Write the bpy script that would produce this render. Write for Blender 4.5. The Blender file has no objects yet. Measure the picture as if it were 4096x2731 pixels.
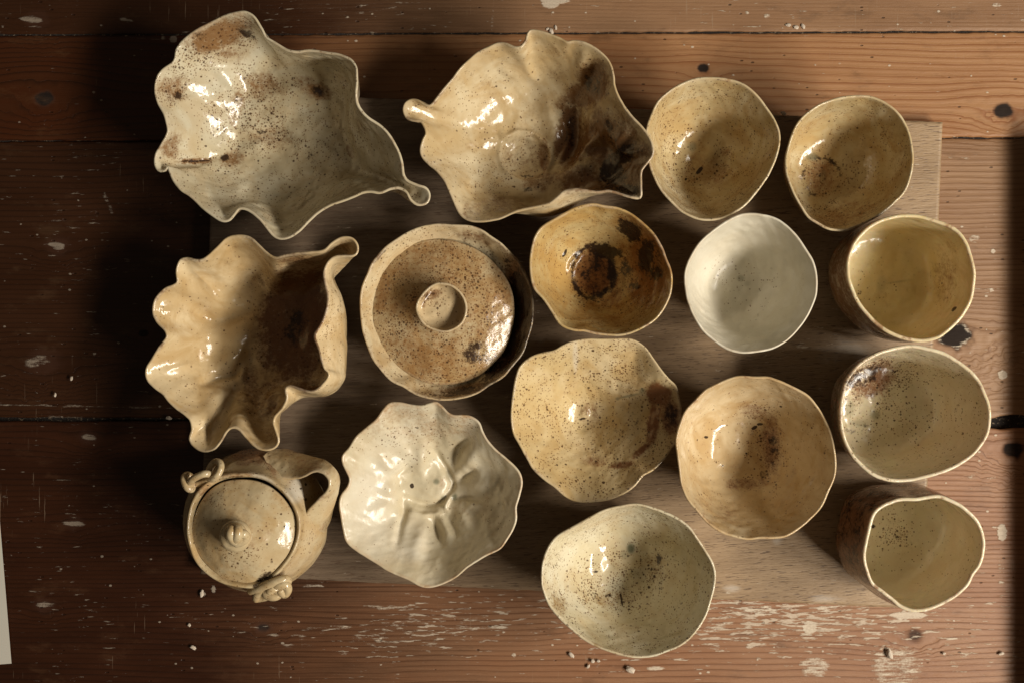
import bpy, math, random
import numpy as np

scene = bpy.context.scene
COL = scene.collection
# ---------------------------------------------------------------- camera, world, light
FW = 1.04          # width of table seen in the frame, metres
D = 1.15           # camera height above the table top
cam_d = bpy.data.cameras.new("camera")
cam = bpy.data.objects.new("camera", cam_d)
COL.objects.link(cam)
cam.location = (0, 0, D)
cam_d.sensor_width = 36.0
cam_d.lens = 36.0 * D / FW
cam_d.clip_start = 0.01
cam_d.clip_end = 50
scene.camera = cam

world = bpy.data.worlds.new("World")
scene.world = world
world.use_nodes = True
wb = world.node_tree.nodes["Background"]
wb.inputs[0].default_value = (1.0, 0.80, 0.58, 1)
wb.inputs[1].default_value = 0.070

def area(name, loc, target, sx, sy, energy, color):
    l = bpy.data.lights.new(name, 'AREA')
    l.shape = 'RECTANGLE'; l.size = sx; l.size_y = sy
    l.energy = energy; l.color = color
    o = bpy.data.objects.new(name, l); COL.objects.link(o)
    o.location = loc
    import mathutils
    o.rotation_euler = (mathutils.Vector(target) - mathutils.Vector(loc)).to_track_quat('-Z', 'Y').to_euler()
    return o
# the window to the right of the table
for k, wk in ((-1, 0.50), (0, 0.50), (1, 0.50)):
    # three panes side by side, the window stands along the table's right side
    area("window_pane_light", (1.92 + 0.22 * k, -0.74 + 0.60 * k, 1.84), (0.0, 0.0 + 0.02 * k, 0.0), wk, 0.40, 37.0, (1.0, 0.915, 0.79))

scene.view_settings.view_transform = 'Standard'
scene.view_settings.look = 'None'
scene.view_settings.exposure = 0.0
scene.view_settings.gamma = 1.0

# ---------------------------------------------------------------- helpers
K = FW / 4096.0
TH_B = 0.016       # board thickness
def p2w(x, y, z=0.0):
    """photo pixel at height z -> world"""
    s = K * (D - z) / D
    return np.stack([(np.asarray(x, float) - 2048) * s, (1365.5 - np.asarray(y, float)) * s, np.asarray(z, float) + 0 * np.asarray(x, float)], -1)
def w2p(P):
    s = K * (D - P[..., 2]) / D
    return P[..., 0] / s + 2048, 1365.5 - P[..., 1] / s

def sstep(a, b, x):
    t = np.clip((x - a) / (b - a), 0, 1)
    return t * t * (3 - 2 * t)

_tabs = {}
def vnoise(x, y, seed=0):
    if seed not in _tabs:
        _tabs[seed] = np.random.RandomState(seed + 11).rand(256, 256)
    T = _tabs[seed]
    xi = np.floor(x).astype(int); yi = np.floor(y).astype(int)
    fx = x - xi; fy = y - yi
    fx = fx * fx * (3 - 2 * fx); fy = fy * fy * (3 - 2 * fy)
    a = T[xi % 256, yi % 256]; b = T[(xi + 1) % 256, yi % 256]
    c = T[xi % 256, (yi + 1) % 256]; d = T[(xi + 1) % 256, (yi + 1) % 256]
    return (a * (1 - fx) + b * fx) * (1 - fy) + (c * (1 - fx) + d * fx) * fy
def fbm(x, y, seed=0, oct=4):
    s = 0; a = 0.5; t = 0
    for k in range(oct):
        s = s + a * vnoise(x * 2 ** k + 17.3 * k, y * 2 ** k + 5.1 * k, seed + k); t += a; a *= 0.5
    return s / t - 0.5

def mesh_from(name, V, F, mat, parent=None, loc=(0, 0, 0), attrs=None, smooth=True):
    """V (n,3) world coords; stored relative to loc"""
    me = bpy.data.meshes.new(name)
    V = np.asarray(V, float) - np.asarray(loc, float)
    F = np.asarray(F, np.int32)
    me.vertices.add(len(V)); me.vertices.foreach_set("co", V.astype(np.float32).ravel())
    n = F.shape[1]
    me.loops.add(F.size); me.loops.foreach_set("vertex_index", F.ravel())
    me.polygons.add(len(F)); me.polygons.foreach_set("loop_start", np.arange(0, F.size, n, dtype=np.int32))
    me.polygons.foreach_set("loop_total", np.full(len(F), n, np.int32))
    me.polygons.foreach_set("use_smooth", np.full(len(F), smooth))
    me.update(calc_edges=True); me.validate()
    if attrs:
        for k, a in attrs.items():
            if a.ndim == 1:
                at = me.attributes.new(k, 'FLOAT', 'POINT'); at.data.foreach_set("value", a.astype(np.float32))
            else:
                at = me.attributes.new(k, 'FLOAT_VECTOR', 'POINT'); at.data.foreach_set("vector", a.astype(np.float32).ravel())
    me.materials.append(mat)
    o = bpy.data.objects.new(name, me); COL.objects.link(o)
    if parent is not None:
        o.parent = parent
        o.location = np.asarray(loc) - np.asarray(parent["_w"])
    else:
        o.location = loc
    o["_w"] = tuple(float(v) for v in loc)
    return o
def empty(name, loc, label, cat, group=None):
    o = bpy.data.objects.new(name, None); COL.objects.link(o)
    o.empty_display_size = 0.02
    o.location = loc; o["_w"] = tuple(float(v) for v in loc)
    return tag(o, label, cat, group)
def tag(o, label, cat, group=None):
    o["label"] = label; o["category"] = cat
    if group: o["group"] = group
    return o

def grid_faces(nr, nc, wrap=True, base=0, flip=False):
    r = np.arange(nr - 1)[:, None]; c = np.arange(nc if wrap else nc - 1)[None, :]
    a = r * nc + c; b = r * nc + (c + 1) % nc; d = (r + 1) * nc + c; e = (r + 1) * nc + (c + 1) % nc
    q = np.stack([a, b, e, d] if not flip else [a, d, e, b], -1).reshape(-1, 4) + base
    return q

def catmull(P, n, closed=True):
    """resample points evenly by chord length with Catmull-Rom"""
    P = np.asarray(P, float)
    m = len(P)
    out = []
    segs = m if closed else m - 1
    for i in range(segs):
        if closed:
            p0, p1, p2, p3 = P[(i - 1) % m], P[i], P[(i + 1) % m], P[(i + 2) % m]
        else:
            p1, p2 = P[i], P[i + 1]
            p0 = P[i - 1] if i > 0 else 2 * p1 - p2
            p3 = P[i + 2] if i + 2 < m else 2 * p2 - p1
        t = np.linspace(0, 1, 24, endpoint=False)[:, None]
        out.append(0.5 * ((2 * p1) + (-p0 + p2) * t + (2 * p0 - 5 * p1 + 4 * p2 - p3) * t ** 2 + (-p0 + 3 * p1 - 3 * p2 + p3) * t ** 3))
    out = np.concatenate(out)
    out = np.concatenate([out, P[:1] if closed else P[-1:]])
    d = np.r_[0, np.cumsum(np.linalg.norm(np.diff(out, axis=0), axis=1))]
    s = np.linspace(0, d[-1], n, endpoint=not closed)
    return np.stack([np.interp(s, d, out[:, k]) for k in range(P.shape[1])], -1)
def csmooth(A, sig):
    """smooth closed curve samples, sig in samples"""
    n = len(A)
    f = np.fft.rfft(A, axis=0)
    k = np.arange(f.shape[0])[:, None] if A.ndim > 1 else np.arange(f.shape[0])
    g = np.exp(-0.5 * (2 * np.pi * k * sig / n) ** 2)
    return np.fft.irfft(f * g, n, axis=0)

# ---------------------------------------------------------------- shader expression helper
class E:
    nt = None
    def __init__(s, sock): s.s = sock
    @staticmethod
    def _in(node, i, v):
        if isinstance(v, E): E.nt.links.new(v.s, node.inputs[i])
        else: node.inputs[i].default_value = v
    @staticmethod
    def math(op, a, b=0.0, c=None, clamp=False):
        n = E.nt.nodes.new('ShaderNodeMath'); n.operation = op; n.use_clamp = clamp
        E._in(n, 0, a); E._in(n, 1, b)
        if c is not None: E._in(n, 2, c)
        return E(n.outputs[0])
    def __add__(s, o): return E.math('ADD', s, o)
    __radd__ = __add__
    def __mul__(s, o): return E.math('MULTIPLY', s, o)
    __rmul__ = __mul__
    def __sub__(s, o): return E.math('SUBTRACT', s, o)
    def __rsub__(s, o): return E.math('SUBTRACT', o, s)
    def __truediv__(s, o): return E.math('DIVIDE', s, o)
def e_pow(a, p): return E.math('POWER', a, p)
def e_fract(a): return E.math('FRACT', a)
def e_sat(a): return E.math('ADD', a, 0.0, clamp=True)
def e_step(lo, hi, v):
    n = E.nt.nodes.new('ShaderNodeMapRange'); n.interpolation_type = 'SMOOTHSTEP'
    E._in(n, 0, v); E._in(n, 1, lo); E._in(n, 2, hi)
    return E(n.outputs[0])
def e_mix(f, a, b):
    n = E.nt.nodes.new('ShaderNodeMix'); n.data_type = 'RGBA'
    E._in(n, 0, f)
    for i, v in ((6, a), (7, b)):
        if isinstance(v, E): E.nt.links.new(v.s, n.inputs[i])
        else: n.inputs[i].default_value = (*v, 1)
    return E(n.outputs[2])
def e_attr(name, vec=False):
    n = E.nt.nodes.new('ShaderNodeAttribute'); n.attribute_name = name
    return E(n.outputs[1] if vec else n.outputs[2])
def e_sep(v):
    n = E.nt.nodes.new('ShaderNodeSeparateXYZ'); E.nt.links.new(v.s, n.inputs[0])
    return E(n.outputs[0]), E(n.outputs[1]), E(n.outputs[2])
def e_comb(x, y, z):
    n = E.nt.nodes.new('ShaderNodeCombineXYZ')
    for i, v in enumerate((x, y, z)): E._in(n, i, v)
    return E(n.outputs[0])
def e_coord():
    n = E.nt.nodes.new('ShaderNodeTexCoord'); return E(n.outputs['Object'])
def e_map(v, scale=(1, 1, 1), loc=(0, 0, 0)):
    n = E.nt.nodes.new('ShaderNodeMapping'); E.nt.links.new(v.s, n.inputs[0])
    n.inputs['Scale'].default_value = scale; n.inputs['Location'].default_value = loc
    return E(n.outputs[0])
def e_noise(v, scale=5.0, detail=3.0, rough=0.55, dist=0.0):
    n = E.nt.nodes.new('ShaderNodeTexNoise'); E.nt.links.new(v.s, n.inputs['Vector'])
    n.inputs['Scale'].default_value = scale; n.inputs['Detail'].default_value = detail
    n.inputs['Roughness'].default_value = rough; n.inputs['Distortion'].default_value = dist
    return E(n.outputs[0])
def e_voro(v, scale, rand=1.0):
    n = E.nt.nodes.new('ShaderNodeTexVoronoi'); E.nt.links.new(v.s, n.inputs['Vector'])
    n.inputs['Scale'].default_value = scale; n.inputs['Randomness'].default_value = rand
    c = E.nt.nodes.new('ShaderNodeSeparateColor'); E.nt.links.new(n.outputs['Color'], c.inputs[0])
    return E(n.outputs['Distance']), E(c.outputs[0]), E(c.outputs[1])
def e_bump(h, strength, dist, normal=None):
    n = E.nt.nodes.new('ShaderNodeBump'); n.inputs['Strength'].default_value = strength
    n.inputs['Distance'].default_value = dist
    E.nt.links.new(h.s, n.inputs['Height'])
    if normal is not None: E.nt.links.new(normal.s, n.inputs['Normal'])
    return E(n.outputs[0])
def new_mat(name):
    m = bpy.data.materials.new(name); m.use_nodes = True
    E.nt = m.node_tree
    return m, m.node_tree.nodes['Principled BSDF']
def link(e, sock): E.nt.links.new(e.s, sock)

# ---------------------------------------------------------------- glaze
def glaze(name, base, base2, brown=(0.22, 0.085, 0.025), dark=(0.028, 0.014, 0.008), speck=1.0,
          rim=(0.56, 0.46, 0.32), seed=0, rough=0.13, bump=1.0, sss=0.0, amber=0.85, streak=(1, 1, 1)):
    m, b = new_mat(name)
    co = e_coord()
    cs = e_map(co, (1, 1, 1), (seed * 3.1, seed * 1.7, seed * 0.9))
    mk = e_attr('mk', True); mb, md, ms = e_sep(mk)           # brown, dark, speck density
    mk2 = e_attr('mk2', True); mr, mg, mp = e_sep(mk2)         # rim, green-grey, pale
    n1 = e_noise(cs, 14, 4, 0.6, 0.6)
    n2 = e_noise(cs, 55, 4, 0.65, 0.3)
    n3 = e_noise(cs, 260, 3, 0.7)
    col = e_mix(e_step(0.38, 0.64, n1), base, base2)
    # honey coloured pooling of the glaze
    honey = tuple(0.48 * base2[i] + 0.52 * (0.40, 0.235, 0.075)[i] for i in range(3))
    n0 = e_noise(e_map(cs, (1, 1, 1), (4, 5, 6)), 26, 3, 0.6, 1.2)
    col = e_mix(e_step(0.40, 0.70, n0) * amber, col, honey)
    col = e_mix(e_step(0.50, 0.78, n2) * 0.5 * amber, col, honey)
    fb = e_step(0.16, 0.92, mb * 0.95 + (n2 - 0.5) * 1.0 + (n3 - 0.5) * 1.1)
    col = e_mix(fb * 0.92, col, brown)
    col = e_mix(e_sat(mp * 0.8), col, (0.66, 0.61, 0.51))
    # specks, three sizes, gathered in drifts
    nd = e_noise(e_map(cs, (1, 1, 1), (9, 2, 7)), 42, 4, 0.68, 0.8)
    drift = e_step(0.36, 0.70, nd) * 1.5 + 0.22
    for sc, thr, amt, op in ((560, 0.46, 1.15, 0.75), (340, 0.40, 0.70, 0.85), (190, 0.27, 0.22, 0.92)):
        d, r1, r2 = e_voro(e_map(cs, streak), sc)
        size = thr * (0.35 + 0.75 * r2)
        on = e_step(0.0, 0.10, ms * drift * amt * speck * 0.66 - r1)
        dd = d + (n3 - 0.5) * 0.22
        f = (1.0 - e_step(size * 0.75, size * 1.15, dd)) * on
        tint = e_mix(r2, (0.30, 0.145, 0.048) if sc > 500 else (0.20, 0.085, 0.028), (0.11, 0.048, 0.018) if sc > 500 else (0.045, 0.02, 0.01))
        col = e_mix(f * op, col, tint)
    fd = e_step(0.24, 0.60, md * 0.85 + (n2 - 0.5) * 1.3 + (n3 - 0.5) * 1.0) * e_step(0.02, 0.2, md)
    col = e_mix(fd * 0.94, col, dark)
    col = e_mix(e_sat(mg), col, (0.12, 0.125, 0.075))
    col = e_mix(mr * e_step(0.34, 0.66, n2) * 0.6, col, rim)
    col = e_mix(mr * e_step(0.57, 0.70, n2) * 0.7, col, brown)
    link(col, b.inputs['Base Color'])
    link(rough + 0.03 + e_step(0.45, 0.8, n2) * 0.14 + fd * 0.05, b.inputs['Roughness'])
    b.inputs['IOR'].default_value = 1.46
    if sss > 0:
        b.inputs['Subsurface Weight'].default_value = sss
        b.inputs['Subsurface Radius'].default_value = (1.0, 0.5, 0.2)
        b.inputs['Subsurface Scale'].default_value = 0.006
    nb = e_noise(cs, 34, 2, 0.5)
    nrm = e_bump(nb, 0.55 * bump, 0.005)
    nc = e_noise(cs, 140, 2, 0.5)
    nrm = e_bump(nc, 0.35 * bump, 0.0012, nrm)
    nrm = e_bump(fb + fd * 0.6 + n3 * 0.5, 0.25 * bump, 0.0004, nrm)
    link(nrm, b.inputs['Normal'])
    return m

def paint(P, patches, T, base=(0.15, 0.0, 0.5), pale=0.0):
    """glaze marks at the places they have on the pot; P (n,3) world"""
    px, py = w2p(P)
    sc = T[2] * 0 + 1
    wx_ = 46 * fbm(px / 75 + 3, py / 75 + 8, 101, 3) + 16 * fbm(px / 20 + 3, py / 20 + 8, 103, 2)
    wy_ = 46 * fbm(px / 75 + 33, py / 75 + 18, 105, 3) + 16 * fbm(px / 20 + 13, py / 20 + 28, 107, 2)
    mk = np.zeros((len(P), 3)); mk[:, 0] = base[0]; mk[:, 1] = base[1]; mk[:, 2] = base[2]
    mk2 = np.zeros((len(P), 3)); mk2[:, 2] = pale
    for p in patches:
        kind, x, y, rx, ry, st = p[:6]
        rot = math.radians(p[6]) if len(p) > 6 else 0
        X = T[0] + x * T[2]; Y = T[1] + y * T[2]
        wa = min(1.0, min(rx, ry) * T[2] / 60.0) * (0.35 if kind in ('ring', 'g') else 1.0)
        dx = (px - X) + wx_ * wa; dy = (py - Y) + wy_ * wa
        u = (dx * math.cos(rot) + dy * math.sin(rot)) / (rx * T[2]); v = (-dx * math.sin(rot) + dy * math.cos(rot)) / (ry * T[2])
        r = np.sqrt(u * u + v * v)
        g = st * (1 - sstep(0.40, 1.35, r))
        if kind == 'b':
            mk[:, 0] = np.maximum(mk[:, 0], g); mk[:, 2] = np.maximum(mk[:, 2], g * 1.7)
        elif kind == 'd': mk[:, 1] = np.maximum(mk[:, 1], g)
        elif kind == 's': mk[:, 2] = np.maximum(mk[:, 2], g)
        elif kind == 'g': mk2[:, 1] = np.maximum(mk2[:, 1], g)
        elif kind == 'p': mk2[:, 2] = np.maximum(mk2[:, 2], g)
        elif kind == 'ring':
            g = st * np.exp(-((r - 1) / 0.16) ** 2)
            mk[:, 0] = np.maximum(mk[:, 0], g * 0.8); mk[:, 1] = np.maximum(mk[:, 1], g)
    return mk, mk2

PROF = {
    'bowl': [(0, .010), (.16, .005), (.32, 0), (.41, .03), (.53, .10), (.67, .26), (.81, .51), (.92, .79), (1, 1)],
    'ruff': [(0, 0), (.22, .012), (.42, .06), (.58, .16), (.73, .35), (.87, .66), (1, 1)],
    'plain': [(0, 0), (.24, .002), (.40, .025), (.54, .11), (.68, .27), (.82, .52), (.93, .8), (1, 1)],
    'round': [(0, 0), (.3, .01), (.52, .08), (.7, .24), (.84, .48), (.94, .74), (1, 1)],
    'cup': [(0, 0), (.45, .005), (.74, .02), (.90, .09), (.975, .26), (1.0, .55), (1, 1)],
    'cupc': [(0, 0), (.45, .005), (.80, .02), (.98, .09), (1.06, .26), (1.05, .55), (1, 1)],
    'cupb': [(0, 0), (.45, .005), (.66, .02), (.80, .11), (.87, .32), (.94, .62), (1, 1)],
    'flare': [(0, 0), (.2, .02), (.36, .1), (.54, .28), (.76, .58), (1, 1)],
    'cone': [(0, .0), (.12, .03), (.3, .2), (.55, .47), (.8, .73), (1, 1)],
    'deep': [(0, 0), (.3, .01), (.55, .05), (.74, .2), (.88, .5), (.96, .8), (1, 1)],
}
SHELLS = {}
def shell(pts, T, H, prof, mat, name, parent, loc=None, hx=0.0, hy=0.0, floor=None, zfloor=0.006, patches=(),
          mkbase=(0.15, 0, 0.5), outer_brown=0.5, th=0.0023, nu=240, nt=72, sm=14, kdet=2.2, bumps=(), creases=(),
          bulge=(), wob=0.0012, seed=1, pale=0.0, ztop=TH_B, foot=0.42, rimh=0.0012, floor_up=0.0, zdet=(), crump=0.0, outer_dark=0.0):
    """a thrown / pinched vessel: rim traced as a closed line, walls carried down to a round floor"""
    P = np.array([(p[0], p[1]) for p in pts], float)
    src = np.stack([T[0] + P[:, 0] * T[2], T[1] + P[:, 1] * T[2]], -1)
    R = catmull(src, nu)
    c = R.mean(0)
    rad = np.abs(R - c).max()
    zr = H + hx * (R[:, 0] - c[0]) / rad + hy * (c[1] - R[:, 1]) / rad
    if len(pts[0]) > 2 or zdet:
        for (x, y, r, dz) in zdet:
            X = T[0] + x * T[2]; Y = T[1] + y * T[2]
            zr = zr + dz * np.exp(-(((R[:, 0] - X) ** 2 + (R[:, 1] - Y) ** 2) / (r * T[2]) ** 2))
    zr = zr + rimh * np.interp(np.arange(nu), np.linspace(0, nu, 13), np.r_[0, np.random.RandomState(seed).randn(11), 0])
    zr = csmooth(zr, nu * 0.01) + ztop
    RW = p2w(R[:, 0], R[:, 1], zr)
    zf = ztop + zfloor
    if floor is None:
        cw = RW[:, :2].mean(0)
    else:
        cw = p2w(T[0] + floor[0] * T[2], T[1] + floor[1] * T[2], zf)[:2]
    RS = csmooth(RW, sm * nu / 240)
    RM = csmooth(RW, sm * 0.42 * nu / 240)
    rbar = np.linalg.norm(RS[:, :2] - cw, axis=1).mean()
    dirs = RS[:, :2] - cw
    ang = np.unwrap(np.arctan2(dirs[:, 1], dirs[:, 0]))
    circ = np.stack([np.cos(ang), np.sin(ang)], -1) * rbar
    # profile by arc length
    pr = np.array(PROF[prof] if isinstance(prof, str) else prof, float)
    pf = catmull(pr * np.array([rbar, H - zfloor]), nt, closed=False) / np.array([rbar, H - zfloor])
    s = pf[:, 0][:, None]; q = pf[:, 1][:, None]
    w = np.clip(s, 0, 1) ** 2
    XY = cw + s[..., None] * ((1 - w)[..., None] * circ + w[..., None] * dirs) + (np.clip(s, 0, 1) ** kdet)[..., None] * (RM - RS)[:, :2] + (np.clip(s, 0, 1) ** (kdet * 2.6))[..., None] * (RW - RM)[:, :2]
    Z = zf + (RS[:, 2] - zf) * q + (RW - RS)[:, 2] * np.clip(s, 0, 1) ** kdet
    Pin = np.concatenate([XY, Z[..., None]], -1)          # (nt,nu,3)
    for (a0, aw, amp) in bulge:                            # wall bellies outward towards angle a0
        d = (np.degrees(ang) - a0 + 180) % 360 - 180
        g = amp * np.exp(-(d / aw) ** 2)[None, :] * (np.sin(np.pi * np.clip(s, 0, 1) ** 2.2))
        ud = circ / rbar
        Pin[..., 0] += g * ud[:, 0]; Pin[..., 1] += g * ud[:, 1]
    def normals(G):
        du = np.roll(G, -1, 1) - np.roll(G, 1, 1)
        dv = np.empty_like(G); dv[1:-1] = G[2:] - G[:-2]; dv[0] = G[1] - G[0]; dv[-1] = G[-1] - G[-2]
        n = np.cross(du, dv); l = np.linalg.norm(n, axis=-1, keepdims=True)
        n = n / np.maximum(l, 1e-12)
        n[0] = (0, 0, 1)
        if n[nt // 8, :, 2].mean() < 0: n = -n; n[0] = (0, 0, 1)
        return n
    N = normals(Pin)
    base_in = Pin.copy(); Nb = N.copy()
    disp = np.zeros(Pin.shape[:2])
    px, py = w2p(Pin)
    for (x, y, r, a, *rest) in bumps:
        ry = rest[0] if rest else r; rot = math.radians(rest[1]) if len(rest) > 1 else 0
        X = T[0] + x * T[2]; Y = T[1] + y * T[2]
        dx = px - X; dy = py - Y
        u = (dx * math.cos(rot) + dy * math.sin(rot)) / (r * T[2]); v = (-dx * math.sin(rot) + dy * math.cos(rot)) / (ry * T[2])
        disp += a * np.exp(-(u * u + v * v))
    for cr in creases:                                     # polyline, width, depth (negative = groove), optional one-sided step
        pl, wd, a = cr[0], cr[1], cr[2]
        q_ = catmull(np.array(pl, float), 40, closed=False)
        X = T[0] + q_[:, 0] * T[2]; Y = T[1] + q_[:, 1] * T[2]
        dd = np.full(px.shape, 1e9)
        fade = np.sin(np.pi * (np.arange(40) + 1.0) / 41) ** 0.5
        best = np.ones(px.shape)
        for k in range(40):
            e = (px - X[k]) ** 2 + (py - Y[k]) ** 2
            m = e < dd; dd = np.where(m, e, dd); best = np.where(m, fade[k], best)
        disp += a * 0.85 * best * np.exp(-dd / (wd * 1.45 * T[2]) ** 2)
    wx = Pin[..., 0] * 1000; wy = Pin[..., 1] * 1000; wz = Pin[..., 2] * 1000
    disp += wob * 2.2 * fbm(wx / 26 + wz / 40 + 40, wy / 26 - wz / 40 + 40, seed * 7, 3)
    rdg = 1 - 2 * np.abs(fbm(wx / 42 + wz / 55 + 70, wy / 42 + wz / 60 + 20, seed * 7 + 3, 3)) * 2.2
    disp += crump * rdg
    disp += wob * 0.5 * fbm(wx / 7 + wz / 9 + 40, wy / 7 - wz / 9 + 40, seed * 7 + 5, 2)
    disp *= (1 - 0.5 * sstep(0.9, 1.0, s))
    m0 = disp[1:4].mean(); w0 = 1 - sstep(0.0, 0.07, s); disp = disp * (1 - w0) + m0 * w0
    Pin = Pin + N * disp[..., None]
    N = normals(Pin)
    # rim roll + outside wall
    zb = ztop + 0.0005
    rows = [Pin]
    thick = (th * (1 + 0.8 * (1 - s) ** 2))[..., None]
    Pout = base_in - Nb * thick
    Pout += Nb * (0.6 * disp)[..., None]
    # outside bottom: flat foot
    Pout[..., 2] = np.maximum(Pout[..., 2], zb)
    Pout[..., 2] = np.where(s < foot, zb, Pout[..., 2])
    up = Pin[-1] - Pin[-3]; up /= np.linalg.norm(up, axis=-1, keepdims=True)
    mid = 0.5 * (Pin[-1] + Pout[-1]); hv = 0.5 * (Pin[-1] - Pout[-1])
    hl = np.linalg.norm(hv, axis=-1, keepdims=True)
    arcs = []
    for a in (30, 60, 90, 120, 150):
        a = math.radians(a)
        arcs.append(mid + hv * math.cos(a) + up * hl * math.sin(a) * 0.9)
    arcs = np.array(arcs)
    sel = np.unique(np.linspace(0, nt - 1, nt // 2).astype(int))[::-1]
    G = np.concatenate([Pin, arcs, Pout[sel]], 0)
    rf = np.linspace(0, 1, nt)[:, None]
    rimv = np.concatenate([np.broadcast_to(sstep(0.97, 1.0, rf), Pin.shape[:2]), np.ones((5, nu)),
                           np.broadcast_to(sstep(0.955, 1.0, rf), Pin.shape[:2])[sel]], 0)
    nr = G.shape[0]
    V = G.reshape(-1, 3)
    Fq = grid_faces(nr, nu, True)
    if loc is None:
        loc = (float(cw[0]), float(cw[1]), ztop)
    mk, mk2 = paint(V, patches, T, mkbase, pale)
    mk2[:, 0] = rimv.ravel()
    outm = np.zeros(G.shape[:2]); outm[nt + 5:] = 1; outm = outm.ravel() > 0
    ob = outer_brown * (0.8 + 0.6 * fbm(V[:, 0] * 60 + 9, V[:, 1] * 60 + V[:, 2] * 40 + 9, seed + 3, 3))
    mk[outm, 0] = ob[outm]; mk[outm, 1] = outer_dark; mk2[outm, 1] = 0; mk2[outm, 2] *= 0.3
    o = mesh_from(name, V, Fq, mat, parent, loc, {'mk': mk, 'mk2': mk2})
    SHELLS[name] = dict(cw=cw, rbar=rbar)
    return o

def tube(path, rad, nseg=14, ncirc=10, closed=False, taper=None, n=None):
    path = np.array(path, float)
    C = catmull(path, n or max(16, len(path) * 10), closed)
    m = len(C)
    if closed: Tn = np.roll(C, -1, 0) - np.roll(C, 1, 0)
    else: Tn = np.gradient(C, axis=0)
    Tn /= np.linalg.norm(Tn, axis=1, keepdims=True)
    V = []
    up = np.array([0.13, 0.21, 1.0]); 
    for i in range(m):
        a = np.cross(Tn[i], up); 
        if np.linalg.norm(a) < 1e-3: a = np.cross(Tn[i], [1, 0, 0])
        a /= np.linalg.norm(a); b = np.cross(a, Tn[i])
        t = i / (m - 1)
        r = rad * (taper(t) if taper else 1)
        if not closed: r *= min(1, math.sqrt(max(0.02, min(t, 1 - t) * m / 2.5)))
        for k in range(ncirc):
            th = 2 * math.pi * k / ncirc
            V.append(C[i] + r * (math.cos(th) * a + math.sin(th) * b))
    V = np.array(V)
    F = grid_faces(m, ncirc, True)
    if closed:
        k = np.arange(ncirc)
        F = np.concatenate([F, np.stack([(m - 1) * ncirc + k, (m - 1) * ncirc + (k + 1) % ncirc, (k + 1) % ncirc, k], -1)])
    return V, F
def join(parts):
    Vs, Fs, o = [], [], 0
    for V, F in parts:
        Vs.append(V); Fs.append(F + o); o += len(V)
    return np.concatenate(Vs), np.concatenate(Fs)

# ---------------------------------------------------------------- wood
KV = 4096 / 2352.0      # the view scale the table was measured in
def vw(x, y, z=0.0): return p2w(x * KV, y * KV, z)
# knots: view px x, y, core radius, reach x, reach y, strength, look(0 dark core, 1 chalky hole)
KNOTS = [
    (100, 228, 20, 150, 78, 0.93, 0), (1614, 157, 12, 70, 26, 0.9, 0), (2305, 255, 20, 100, 55, 0.92, 0),
    (2192, 770, 36, 120, 60, 0.85, 2), (130, 565, 20, 130, 35, 0.7, 1), (100, 830, 27, 150, 50, 0.7, 1),
    (205, 1003, 17, 120, 36, 0.7, 1), (170, 1200, 15, 110, 34, 0.7, 1), (605, 1440, 13, 130, 36, 0.7, 3),
    (100, 1390, 15, 110, 34, 0.6, 1), (2100, 1458, 15, 120, 36, 0.7, 3), (2328, 1032, 22, 90, 34, 0.8, 0),
    (85, 45, 20, 100, 26, 0.6, 1), (330, 765, 12, 90, 40, 0.6, 0), (1060, 820, 10, 90, 40, 0.5, 0),
]
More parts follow.
